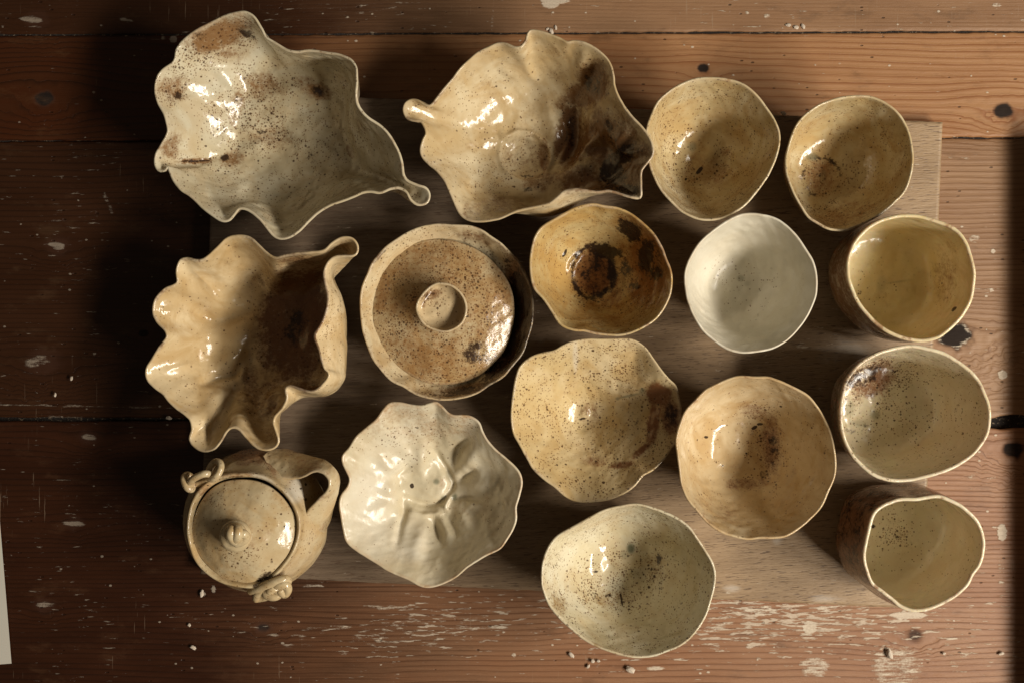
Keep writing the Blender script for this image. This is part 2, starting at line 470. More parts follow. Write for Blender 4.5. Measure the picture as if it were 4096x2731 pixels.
# pale paint or slip marks: view px x, y, rx, ry, rot, strength
SPOTS = [
    (1262, 6, 24, 16, 10, 1), (1290, 0, 22, 10, 0, 0.9), (2303, 860, 12, 12, 0, 1.2), (2281, 577, 6, 6, 0, 1.1), (2237, 549, 15, 12, 0, 0.55),
    (374, 87, 6, 6, 0, 0.9), (398, 90, 10, 10, 0, 0.9), (2302, 1222, 12, 22, 0, 1.1), (2288, 1210, 14, 4, 0, 0.8), (2278, 668, 6, 4, 0, 0.8),
    (378, 130, 8, 5, 0, 0.4), (243, 455, 6, 14, -20, 0.6), (254, 480, 5, 24, -20, 0.4), (1761, 38, 9, 6, 0, 0.7), (1716, 31, 5, 4, 0, 0.8),
    (1131, 45, 3, 55, 2, 0.35), (1268, 45, 3, 40, -4, 0.35), (2290, 12, 12, 10, 0, 0.5), (2350, 48, 8, 6, 0, 0.5), (1677, 25, 2, 24, 0, 0.4),
    (2085, 1412, 50, 10, 0, 1.0), (1860, 1440, 18, 20, 0, 0.9), (1900, 1395, 30, 7, 0, 0.7), (2060, 1530, 70, 60, 0, 0.55), (1870, 1530, 40, 30, 0, 0.6),
    (1740, 1400, 60, 12, 0, 0.55), (1680, 1370, 30, 16, 30, 0.6), (1590, 1385, 40, 18, 0, 0.6), (1630, 1445, 20, 8, 0, 0.6), (2160, 1320, 60, 14, 0, 0.4),
    (490, 1352, 6, 9, 0, 1.0), (468, 1362, 4, 6, 0, 0.8), (900, 1395, 70, 6, 3, 0.6), (760, 1440, 60, 5, 0, 0.5), (1100, 1440, 80, 5, 0, 0.6),
    (1505, 1534, 24, 6, 0, 0.8), (1180, 1503, 6, 6, 0, 0.7), (1090, 1340, 40, 8, 0, 0.6), (720, 1345, 30, 5, 0, 0.6), (130, 565, 22, 10, 10, 0.8),
    (85, 830, 34, 14, -10, 0.6), (205, 1003, 20, 8, 5, 0.8), (170, 1202, 30, 7, 3, 0.8), (105, 1388, 26, 8, 0, 0.6), (72, 45, 30, 9, 5, 0.7), (290, 47, 20, 4, 8, 0.7),
    (210, 716, 16, 3, 0, 0.7), (40, 391, 10, 3, 0, 0.6), (340, 90, 60, 3, 0, 0.5), (100, 930, 180, 3, 1, 0.55), (330, 935, 90, 3, 1, 0.4), (150, 955, 60, 7, 1, 0.35),
    (2300, 1300, 10, 60, 0, 0.35), (2200, 1500, 30, 60, 0, 0.3), (2145, 1360, 14, 40, 0, 0.3), (2262, 1095, 50, 20, 0, 0.3),
]
def plank_attrs(V, seed, ring, warp):
    x = V[:, 0]; y = V[:, 1]
    px, py = w2p(V); vx = px / KV; vy = py / KV
    ph = y.copy()
    knot = np.zeros(len(V)); chalk = np.zeros(len(V)); kr = np.full(len(V), 9.0)
    for (kx, ky, r, rx, ry, st, look) in KNOTS:
        dx = vx - kx; dy = vy - ky
        c = vw(kx, ky)
        g = np.exp(-(dx / rx) ** 2 - (dy / ry) ** 2)
        ph = ph - 0.72 * st * (y - c[1]) * g
        wob_ = 1 + 0.5 * fbm(vx / 14 + kx, vy / 14 + ky, 55, 2)
        rr = np.sqrt((dx / r) ** 2 + (dy / (r * 0.75)) ** 2) * wob_
        w = np.exp(-(rr / 2.6) ** 2) * (1.0 if look != 1 else 0.6)
        rad_ = np.sqrt((dx * 0.45) ** 2 + dy ** 2) * KV * K
        ph = ph * (1 - w) + w * (c[1] + rad_ * 0.8)
        kr = np.minimum(kr, rr)
        if look in (0, 2): knot = np.maximum(knot, 1 - sstep(0.7, 1.6, rr))
        elif look == 3: knot = np.maximum(knot, 0.75 * (1 - sstep(0.6, 1.9, rr)))
        else: knot = np.maximum(knot, 0.45 * (1 - sstep(0.7, 2.2, rr)))
        if look == 2: chalk = np.maximum(chalk, 0.55 * np.exp(-((rr - 0.95) / 0.22) ** 2))
    wr_ = None
    ph = ph + warp * fbm(x * 2.2 + 30, y * 7 + 30, seed, 3) + 0.15 * warp * fbm(x * 16 + 30, y * 30 + 30, seed + 4, 2)
    ph = ph + 0.010 * fbm(y * 14 + 30, x * 0.7 + 30, seed + 8, 3)
    for (sx, sy, rx, ry, rot, st) in SPOTS:
        a = math.radians(rot); dx = vx - sx; dy = vy - sy
        u = (dx * math.cos(a) + dy * math.sin(a)) / rx; v = (-dx * math.sin(a) + dy * math.cos(a)) / ry
        chalk = np.maximum(chalk, st * (1 - sstep(0.6, 1.2, np.sqrt(u * u + v * v))))
    return ph / ring, knot, chalk, vx, vy
def plank_mat(name, light, mid, line, rough=0.45, seed=0, lines=0.8, dark=(0.02, 0.008, 0.004)):
    light, mid, line = [(q[0] * 0.68, q[1] * 0.595, q[2] * 0.54) for q in (light, mid, line)]
    m, b = new_mat(name)
    co = e_coord()
    ph = e_attr('phase'); kn = e_attr('knot'); ck = e_attr('chalk'); wn = e_attr('worn_falloff')
    fib = e_noise(e_map(co, (14, 520, 20), (seed, seed * 2, 0)), 1.0, 4, 0.7)
    fib2 = e_noise(e_map(co, (50, 1400, 20), (seed, seed * 2, 3)), 1.0, 3, 0.7)
    n1 = e_noise(e_map(co, (7, 26, 20), (seed, 1, 5)), 1.0, 4, 0.6)
    grit = e_noise(e_map(co, (500, 700, 300)), 1.0, 2, 0.7)
    p = ph + (fib - 0.5) * 0.16
    fr = e_fract(p)
    late = e_pow(fr, 4.0) * (1.0 - e_step(0.93, 1.0, fr))
    vary = e_noise(e_map(co, (3, 60, 1), (seed * 2, 0, 1)), 1.0, 2, 0.5)
    late = late * (0.35 + 0.65 * e_step(0.25, 0.6, vary)) * lines
    col = e_mix(e_step(0.3, 0.7, n1), light, mid)
    col = e_mix(e_sat(late), col, line)
    col = e_mix(e_step(0.52, 0.78, fib2) * 0.40, col, tuple(c * 0.45 for c in mid))
    old = e_mix(e_step(0.3, 0.75, n1), (line[0] * 0.24, line[1] * 0.19, line[2] * 0.15), (mid[0] * 0.17, mid[1] * 0.115, mid[2] * 0.09))  # dark left-hand tone: aged varnish plus painted loss of window light
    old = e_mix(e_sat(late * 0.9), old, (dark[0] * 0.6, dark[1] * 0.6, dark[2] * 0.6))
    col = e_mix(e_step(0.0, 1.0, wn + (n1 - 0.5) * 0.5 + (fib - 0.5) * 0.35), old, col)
    # knots
    kn_ = kn + (fib - 0.5) * 0.5 + (grit - 0.5) * 0.2
    col = e_mix(e_step(0.05, 0.6, kn_) * 0.55, col, (0.050, 0.018, 0.008))
    col = e_mix(e_step(0.45, 0.9, kn_) * 0.95, col, (0.009, 0.0055, 0.004))
    # dents and pits
    d, r1, r2 = e_voro(e_map(co, (90, 190, 60), (seed, 0, 0)), 1.0)
    pit = (1.0 - e_step(0.10, 0.2, d)) * e_step(0.84, 0.86, r1)
    col = e_mix(pit * 0.7, col, dark)
    sc1 = e_noise(e_map(co, (420, 16, 20), (seed, 7, 0)), 1.0, 3, 0.6)
    scm = e_noise(e_map(co, (9, 11, 9), (seed, 9, 2)), 1.0, 2, 0.5)
    col = e_mix(e_step(0.66, 0.70, sc1) * e_step(0.52, 0.62, scm) * 0.35, col, (0.34, 0.25, 0.17))
    blot = e_noise(e_map(co, (16, 38, 9), (seed, 3, 8)), 1.0, 5, 0.68)
    col = e_mix(e_step(0.54, 0.74, blot) * 0.5, col, tuple(c * 0.34 for c in mid))
    # flakes of slip and paint caught in the grain
    fl = e_noise(e_map(co, (55, 330, 60), (seed * 5, 2, 0)), 1.0, 4, 0.62)
    fl2 = e_noise(e_map(co, (8, 14, 9), (seed * 3, 4, 0)), 1.0, 3, 0.6)
    sp = e_attr('dust')
    flake = e_step(0.59, 0.66, fl + (fl2 - 0.5) * 0.34 + sp * 0.28 - 0.12 + (fib - 0.5) * 0.12 + late * 0.05)
    dots, q1, q2 = e_voro(e_map(co, (120, 170, 80), (seed, 3, 0)), 1.0)
    dot = (1.0 - e_step(0.10 * q2 + 0.06, 0.10 * q2 + 0.14, dots + (grit - 0.5) * 0.2)) * e_step(0.0, 0.02, q1 - 0.93 + sp * 0.10)
    ckf = e_step(0.30, 0.72, ck * 0.9 + (fl - 0.5) * 1.5 + (fib - 0.5) * 0.5 + (grit - 0.5) * 0.4) * e_step(0.0, 0.3, ck)
    chalkcol = e_mix(grit, (0.42, 0.34, 0.25), (0.70, 0.62, 0.50))
    aa = e_sat(flake * 0.75 + dot * 0.85 + ckf * 0.9)
    dim = e_step(-0.3, 0.9, wn)
    col = e_mix(aa * (0.36 + 0.58 * dim), col, chalkcol)
    link(col, b.inputs['Base Color'])
    link(rough + kn * 0.4 + (1.0 - dim) * -0.08 + aa * 0.3 + (fib - 0.5) * 0.2, b.inputs['Roughness'])
    b.inputs['Specular IOR Level'].default_value = 0.3
    nrm = e_bump(fib, 0.5, 0.0006)
    nrm = e_bump(fib2 * -1.0, 0.4, 0.0005, nrm)
    nrm = e_bump(late * -0.8 + pit * -1.5 + aa * 0.8 + grit * 0.2, 0.6, 0.0008, nrm)
    link(nrm, b.inputs['Normal'])
    return m

def build_plank(y0f, y1f, zt, mat, parent, seed, ring, warp, worn_falloff_fn, dust_fn, step=0.0016, xr=(-0.62, 0.66), label=None):
    """a board of the table top between two view-pixel lines y0f(x) and y1f(x)"""
    nx = int((xr[1] - xr[0]) / step)
    xs = np.linspace(xr[0], xr[1], nx)
    ya = y0f(xs); yb = y1f(xs)
    ya = ya + 0.0006 * fbm(xs * 130 + 50, xs * 0 + seed, seed + 1, 3) * 2 + 0.0012 * np.minimum(0, fbm(xs * 28 + 50, xs * 0 + 3, seed + 9, 3) * 2 + 0.1)
    yb = yb + 0.0006 * fbm(xs * 130 + 90, xs * 0 + seed, seed + 2, 3) * 2 - 0.0012 * np.minimum(0, fbm(xs * 28 + 20, xs * 0 + 3, seed + 5, 3) * 2 + 0.1)
    ny = int((ya - yb).mean() / step)
    t = np.linspace(0, 1, ny)[:, None]
    X = np.broadcast_to(xs, (ny, nx)); Y = ya * (1 - t) + yb * t
    Z = zt + 0.0006 * fbm(X * 8 + 20, Y * 20 + 20, seed + 6, 3)
    e = np.minimum(ya - Y, Y - yb)
    Z = Z - 0.0009 * (1 - sstep(0, 0.002, e)) 
    P = np.stack([X, Y, Z], -1)
    ph, kn, ck, vx, vy = plank_attrs(P.reshape(-1, 3), seed, ring, warp)
    # relief: knots sunk or proud, soft wood worn back between the rings
    fr = ph - np.floor(ph)
    rel = -0.00022 * np.sin(fr * 2 * np.pi) - 0.0006 * kn * (fbm(vx / 9 + 9, vy / 9 + 9, 3, 2) + 0.3)
    P = P.reshape(-1, 3); P[:, 2] += rel
    worn_falloff = worn_falloff_fn(vx, vy); dust = dust_fn(vx, vy)
    # sides
    G = P.reshape(ny, nx, 3)
    top = G[0].copy(); top[:, 2] = zt - 0.03
    bot = G[-1].copy(); bot[:, 2] = zt - 0.03
    G = np.concatenate([top[None], G, bot[None]], 0)
    pad = lambda a, v=None: np.concatenate([a.reshape(ny, nx)[:1], a.reshape(ny, nx), a.reshape(ny, nx)[-1:]]).ravel()
    at = {'phase': pad(ph), 'knot': pad(kn), 'chalk': pad(ck), 'worn_falloff': pad(worn_falloff), 'dust': pad(dust)}
    F = grid_faces(ny + 2, nx, False, flip=True)
    o = mesh_from('plank', G.reshape(-1, 3), F, mat, parent, parent["_w"], at)
    if label: o["label"] = label
    return o

table = empty('wooden_table', (0, 0, 0), 'old stained pine table of four wide planks under all the pottery', 'table')
def yl(pts):
    a = np.array(pts, float)
    def f(xs):
        vx = (xs / K + 2048) / KV
        vy = np.interp(vx, a[:, 0], a[:, 1])
        return (1365.5 - vy * KV) * K
    return f
jA0 = yl([(-300, 78), (0, 79), (700, 77), (2352, 71), (2600, 71)]); jA1 = yl([(-300, 82), (0, 82), (700, 80), (2352, 75), (2600, 74)])
jB0 = yl([(-300, 322), (0, 322), (1100, 320), (2352, 314.5), (2600, 313)]); jB1 = yl([(-300, 324), (0, 324), (1100, 322), (2352, 317), (2600, 316)])
jC0 = yl([(-300, 958), (0, 958), (500, 960), (1900, 968), (2230, 968), (2262, 966), (2300, 955), (2330, 952), (2600, 962)])
jC1 = yl([(-300, 967), (0, 967), (500, 967), (1900, 975), (2230, 976), (2262, 978), (2300, 985), (2330, 983), (2600, 976)])
yT = yl([(-300, -160), (2600, -160)]); yBt = yl([(-300, 1720), (2600, 1720)])
W0 = lambda a, b, c=0.0: (lambda vx, vy: sstep(a, b, vx) * 1.25 - 0.22 + c)  # planks darken leftward: window light falloff put into the wood colour, plus wear
m0 = plank_mat('plank_brown', (0.44, 0.285, 0.165), (0.35, 0.215, 0.12), (0.22, 0.112, 0.056), seed=1, lines=0.45)
m1 = plank_mat('plank_orange', (0.53, 0.315, 0.155), (0.44, 0.24, 0.11), (0.31, 0.115, 0.042), seed=2, lines=0.95)
m2 = plank_mat('plank_grey', (0.43, 0.285, 0.165), (0.34, 0.21, 0.115), (0.19, 0.092, 0.044), seed=3, lines=0.8)
m3 = plank_mat('plank_red', (0.44, 0.262, 0.148), (0.36, 0.19, 0.098), (0.16, 0.066, 0.030), seed=4, lines=0.9)
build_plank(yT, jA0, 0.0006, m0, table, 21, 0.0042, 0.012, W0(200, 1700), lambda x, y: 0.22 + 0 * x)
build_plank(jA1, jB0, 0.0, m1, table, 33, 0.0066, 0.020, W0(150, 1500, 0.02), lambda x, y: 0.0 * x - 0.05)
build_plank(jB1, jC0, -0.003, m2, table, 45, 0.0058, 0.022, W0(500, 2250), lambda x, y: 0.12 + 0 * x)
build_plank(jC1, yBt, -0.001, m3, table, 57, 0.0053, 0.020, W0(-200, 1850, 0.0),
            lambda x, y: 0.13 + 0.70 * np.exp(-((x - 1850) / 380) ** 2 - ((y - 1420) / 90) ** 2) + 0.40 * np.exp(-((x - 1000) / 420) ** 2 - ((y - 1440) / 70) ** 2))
# dirt packed in the joints
md, bd = new_mat('joint_dirt')
co = e_coord(); g = e_noise(e_map(co, (300, 400, 100)), 1, 4, 0.7)
link(e_mix(e_step(0.55, 0.68, g), (0.012, 0.008, 0.006), (0.20, 0.15, 0.10)), bd.inputs['Base Color']); bd.inputs['Roughness'].default_value = 0.95
link(e_bump(g, 1.0, 0.002), bd.inputs['Normal'])
for f0, f1, z in ((jA0, jA1, -0.0012), (jB0, jB1, -0.0045), (jC0, jC1, -0.0075)):
    xs = np.linspace(-0.62, 0.66, 500)
    t = np.linspace(0, 1, 6)[:, None]
    Y = (f0(xs) + 0.003) * (1 - t) + (f1(xs) - 0.003) * t
    Z = z + 0.0012 * fbm(xs[None] * 160 + 40 + 0 * t, Y * 500 + 40, 5, 3)
    G = np.stack([np.broadcast_to(xs, Y.shape), Y, Z], -1)
    mesh_from('joint_dirt', G.reshape(-1, 3), grid_faces(6, 500, False, flip=True), md, table, (0, 0, 0))
# dark floor far below
mf, bf = new_mat('dark_floor')
link(e_mix(e_noise(e_coord(), 6, 4), (0.03, 0.02, 0.015), (0.05, 0.035, 0.025)), bf.inputs['Base Color']); bf.inputs['Roughness'].default_value = 0.8
fl = mesh_from('floor', np.array([[-4, -4, -0.75], [4, -4, -0.75], [4, 4, -0.75], [-4, 4, -0.75]], float), np.array([[0, 1, 2, 3]]), mf)
fl["kind"] = 'structure'

# ---------------------------------------------------------------- the pale board under the pots
def board():
    TLc, TRc, BRc, BLc = vw(492, 212, TH_B), vw(2164, 282, TH_B), vw(2117, 1396, TH_B), vw(462, 1317, TH_B)
    m, b = new_mat('beech_board')
    co = e_attr('bco', True)
    fib = e_noise(e_map(co, (16, 420, 20)), 1.0, 4, 0.65)
    pore = e_noise(e_map(co, (95, 900, 20)), 1.0, 2, 0.6)
    n1 = e_noise(e_map(co, (5, 18, 9)), 1.0, 4, 0.6)
    n2 = e_noise(e_map(co, (28, 34, 9)), 1.0, 4, 0.6)
    wn = e_attr('worn_falloff'); ck = e_attr('chalk')
    col = e_mix(e_step(0.3, 0.7, n1 + (fib - 0.5) * 0.6), (0.36, 0.248, 0.145), (0.25, 0.165, 0.092))
    old = e_mix(e_step(0.3, 0.7, n1 + (fib - 0.5) * 0.6), (0.17, 0.122, 0.083), (0.085, 0.058, 0.038))  # dark tone for the board's left, age and painted light loss together
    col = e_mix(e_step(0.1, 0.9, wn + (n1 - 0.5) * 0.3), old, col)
    col = e_mix(e_step(0.56, 0.68, pore) * 0.75, col, (0.075, 0.042, 0.026))
    f = e_step(0.35, 0.85, ck + (n2 - 0.5) * 0.9 + (fib - 0.5) * 0.4)
    col = e_mix(f * 0.5, col, (0.60, 0.54, 0.47))
    fl = e_noise(e_map(co, (60, 260, 60)), 1.0, 4, 0.62)
    col = e_mix(e_step(0.66, 0.72, fl + (n1 - 0.5) * 0.25) * 0.6, col, (0.55, 0.48, 0.38))
    link(col, b.inputs['Base Color']); link(0.42 + (fib - 0.5) * 0.3 + f * 0.2, b.inputs['Roughness'])
    b.inputs['Specular IOR Level'].default_value = 0.35
    link(e_bump(pore * -1.2 + fib * 1.0, 0.7, 0.0006), b.inputs['Normal'])
    nx, ny = 260, 180
    a = np.linspace(0, 1, nx)[None, :, None]; c = np.linspace(0, 1, ny)[:, None, None]
    G = (TLc * (1 - a) + TRc * a) * (1 - c) + (BLc * (1 - a) + BRc * a) * c
    e = np.minimum(np.minimum(a, 1 - a) * 0.74, np.minimum(c, 1 - c) * 0.48)[..., 0] + np.zeros((ny, nx))
    G[..., 2] += 0.0003 * fbm(G[..., 0] * 9 + 9, G[..., 1] * 20 + 9, 61, 3)
    G[0, :, 1] += 0.0006 * fbm(np.linspace(0, 90, nx) + 5, np.zeros(nx), 71, 3); G[-1, :, 1] += 0.0010 * fbm(np.linspace(0, 90, nx) + 5, np.zeros(nx), 72, 3)
    ring = lambda M: np.concatenate([M[0, :], M[1:, -1], M[-1, -2::-1], M[-2:0:-1, 0]])
    r0 = ring(G)
    cen = r0.mean(0)
    dirv = r0 - cen; dirv[:, 2] = 0; dirv /= np.linalg.norm(dirv, axis=1, keepdims=True)
    r1 = r0 + dirv * 0.0010; r1[:, 2] = TH_B - 0.0010
    r2 = r1.copy(); r2[:, 2] = 0.0008
    V = np.concatenate([G.reshape(-1, 3), r1, r2])
    idx = ring(np.arange(nx * ny).reshape(ny, nx)[..., None])[:, 0]
    n = len(idx); k = np.arange(n); k2 = (k + 1) % n; B0 = nx * ny
    F = np.concatenate([grid_faces(ny, nx, False, flip=True), np.stack([idx[k], idx[k2], B0 + k2, B0 + k], -1), np.stack([B0 + k, B0 + k2, B0 + n + k2, B0 + n + k], -1)])
    px, py = w2p(V); vx = px / KV; vy = py / KV
    worn_falloff = sstep(600, 2100, vx + 0.35 * (vy - 700))  # board darkened leftward too, light falloff mixed into its colour with wear
    chalk = np.zeros(len(V))
    for (x, y, rx, ry, st) in ((1950, 805, 80, 40, .8), (1560, 1260, 40, 12, .5), (1785, 1240, 18, 16, .8), (840, 870, 90, 30, .35), (1240, 780, 90, 16, .4), (1900, 1375, 60, 14, .6), (1680, 560, 50, 20, .3),
                               (1680, 1350, 30, 14, .7), (1850, 520, 40, 12, .3), (2000, 1270, 50, 60, .25)):
        chalk = np.maximum(chalk, st * np.exp(-((vx - x) / rx) ** 2 - ((vy - y) / ry) ** 2))
    ang = -math.radians(2.4)
    bc = np.stack([V[:, 0] * math.cos(ang) - V[:, 1] * math.sin(ang), V[:, 0] * math.sin(ang) + V[:, 1] * math.cos(ang), V[:, 2]], -1)
    o = mesh_from('wooden_board', V, F, m, None, (0, 0, 0.0), {'worn_falloff': worn_falloff, 'chalk': chalk, 'bco': bc})
    tag(o, 'flat greyish brown wooden board lying on the table beneath the pots', 'board')
board()

# ---------------------------------------------------------------- the pots
R1 = (560, 20, .6122); R2 = (1560, 80, .5357); R3 = (540, 900, .5996); R4 = (1400, 860, .4975); R5 = (680, 1760, .4337); R6 = (1320, 1560, .5356)
S1 = (2500, 260, .5527); S2 = (2040, 800, .5527); S3 = (1980, 1320, .5952); S4 = (3200, 820, .5610); S5 = (3200, 1600, .7214); S6 = (2080, 1960, .4916); S0 = (0, 0, 1.0)

def pot(name, label, cat, group=None, **kw):
    mat = kw.pop('mat'); pts = kw.pop('pts'); T = kw.pop('T'); H = kw.pop('H'); prof = kw.pop('prof')
    o = shell(pts, T, H, prof, mat, name, None, **kw)
    return tag(o, label, cat, group)

CREAM = (0.56, 0.44, 0.27); CREAM2 = (0.46, 0.33, 0.175)
g1 = glaze('glaze_grey_green', (0.60, 0.545, 0.40), (0.53, 0.455, 0.30), seed=1, brown=(0.20, 0.095, 0.03), speck=0.95, amber=0.5)
pot('ruffled_bowl', 'large ruffled bowl, pale greenish glaze with brown speckled scorches, at top left', 'bowl', 'large ruffled bowls', mat=g1, T=R1, H=0.084, prof='ruff', hx=0.012,
    pts=[(690,52),(745,90),(790,160),(815,220),(880,255),(960,300),(1030,312),(1100,305),(1200,318),(1300,335),(1370,365),(1405,420),(1410,520),(1408,600),(1430,670),(1480,735),(1560,790),(1620,850),(1670,930),(1705,1020),(1720,1110),(1750,1155),(1810,1185),(1865,1205),(1885,1245),(1870,1290),(1820,1300),(1775,1270),(1745,1220),(1700,1195),(1640,1200),(1570,1222),(1500,1215),(1440,1230),(1340,1270),(1240,1305),(1160,1355),(1090,1420),(1030,1480),(970,1515),(910,1520),(860,1485),(810,1420),(750,1365),(700,1335),(650,1330),(625,1355),(590,1400),(545,1412),(500,1390),(420,1330),(340,1250),(270,1205),(225,1150),(200,1090),(185,1050),(160,1075),(125,1080),(102,1045),(105,985),(140,925),(180,860),(190,810),(165,720),(125,640),(105,560),(115,480),(150,430),(215,385),(235,350),(245,290),(290,230),(370,170),(470,120),(560,75),(630,55)],
    floor=(930, 850), nu=420, nt=120, sm=12, kdet=2.6, foot=0.3, zfloor=0.008, outer_brown=0.75, seed=3, wob=0.0020, crump=0.0017,
    bulge=((35, 40, 0.010), (-60, 30, 0.006)),
    zdet=((1410, 520, 250, 0.010), (690, 60, 150, 0.006), (110, 1040, 90, -0.004)),
    bumps=((860, 720, 120, 0.004, 60, 30), (900, 830, 80, -0.003, 30, 20), (760, 930, 60, 0.0025), (930, 1090, 70, 0.003), (1020, 540, 150, 0.004, 50, -10), (330, 300, 90, 0.004, 60, 40), (300, 520, 100, -0.004), (560, 520, 90, 0.003)),
    creases=(([(1270, 400), (1215, 600), (1270, 850), (1390, 1060), (1500, 1170)], 55, -0.007), ([(1370, 600), (1430, 880), (1560, 1080)], 40, 0.004), ([(760, 680), (850, 720), (950, 740)], 30, -0.004), ([(420, 420), (560, 480), (640, 600)], 50, 0.004), ([(230, 640), (400, 680), (560, 800)], 50, 0.004), ([(960, 760), (1080, 700), (1180, 760)], 40, -0.003), ([(190, 1050), (320, 1030), (470, 1012)], 22, -0.0045), ([(700, 200), (760, 260), (900, 420)], 50, -0.006), ([(1370, 480), (1330, 700), (1350, 900), (1420, 1010)], 40, -0.004),
             ([(560, 1330), (640, 1200), (700, 1050)], 60, 0.004), ([(900, 1450), (900, 1300), (920, 1150)], 60, -0.003), ([(1560, 1180), (1350, 1180), (1150, 1230)], 40, 0.004), ([(620, 1000), (650, 750), (700, 600)], 30, -0.002)),
    mkbase=(0.05, 0, 0.55),
    patches=[('b', 640, 650, 60, 170, .55, 12), ('s', 660, 700, 110, 330, 3.2, 8), ('s', 830, 560, 260, 110, 2.8), ('s', 820, 870, 260, 90, 2.8), ('b', 800, 560, 180, 80, .5), ('b', 1180, 570, 90, 60, .8, 30), ('d', 1180, 570, 60, 40, .5, 30), ('b', 600, 1010, 90, 60, .7), ('b', 880, 860, 200, 70, .5, 10), ('s', 850, 700, 380, 330, 1.3), ('b', 520, 190, 260, 120, .95, -20), ('b', 600, 330, 110, 60, .6), ('b', 220, 530, 120, 110, .75), ('s', 220, 530, 140, 140, 3), ('s', 480, 250, 330, 170, 2.8, -25), ('b', 790, 500, 170, 100, .55, 10), ('b', 205, 930, 80, 90, .7), ('b', 1110, 540, 140, 70, .55, 30),
             ('b', 790, 860, 100, 60, .5), ('b', 1290, 870, 90, 120, .35), ('b', 640, 620, 70, 130, .45), ('d', 700, 190, 90, 30, .7, 30), ('d', 400, 200, 60, 30, .45, -30), ('d', 250, 590, 50, 30, .5), ('d', 555, 1000, 30, 26, .75), ('d', 360, 1022, 130, 10, .8, -3),
             ('b', 360, 1022, 150, 24, .9, -3), ('d', 640, 640, 30, 50, .5, 20), ('d', 790, 830, 50, 22, .55), ('s', 750, 750, 500, 500, .9), ('s', 430, 250, 350, 300, 1.2), ('b', 1450, 700, 60, 200, .4), ('d', 1130, 1010, 60, 60, .3), ('s', 1300, 700, 300, 400, .8)])

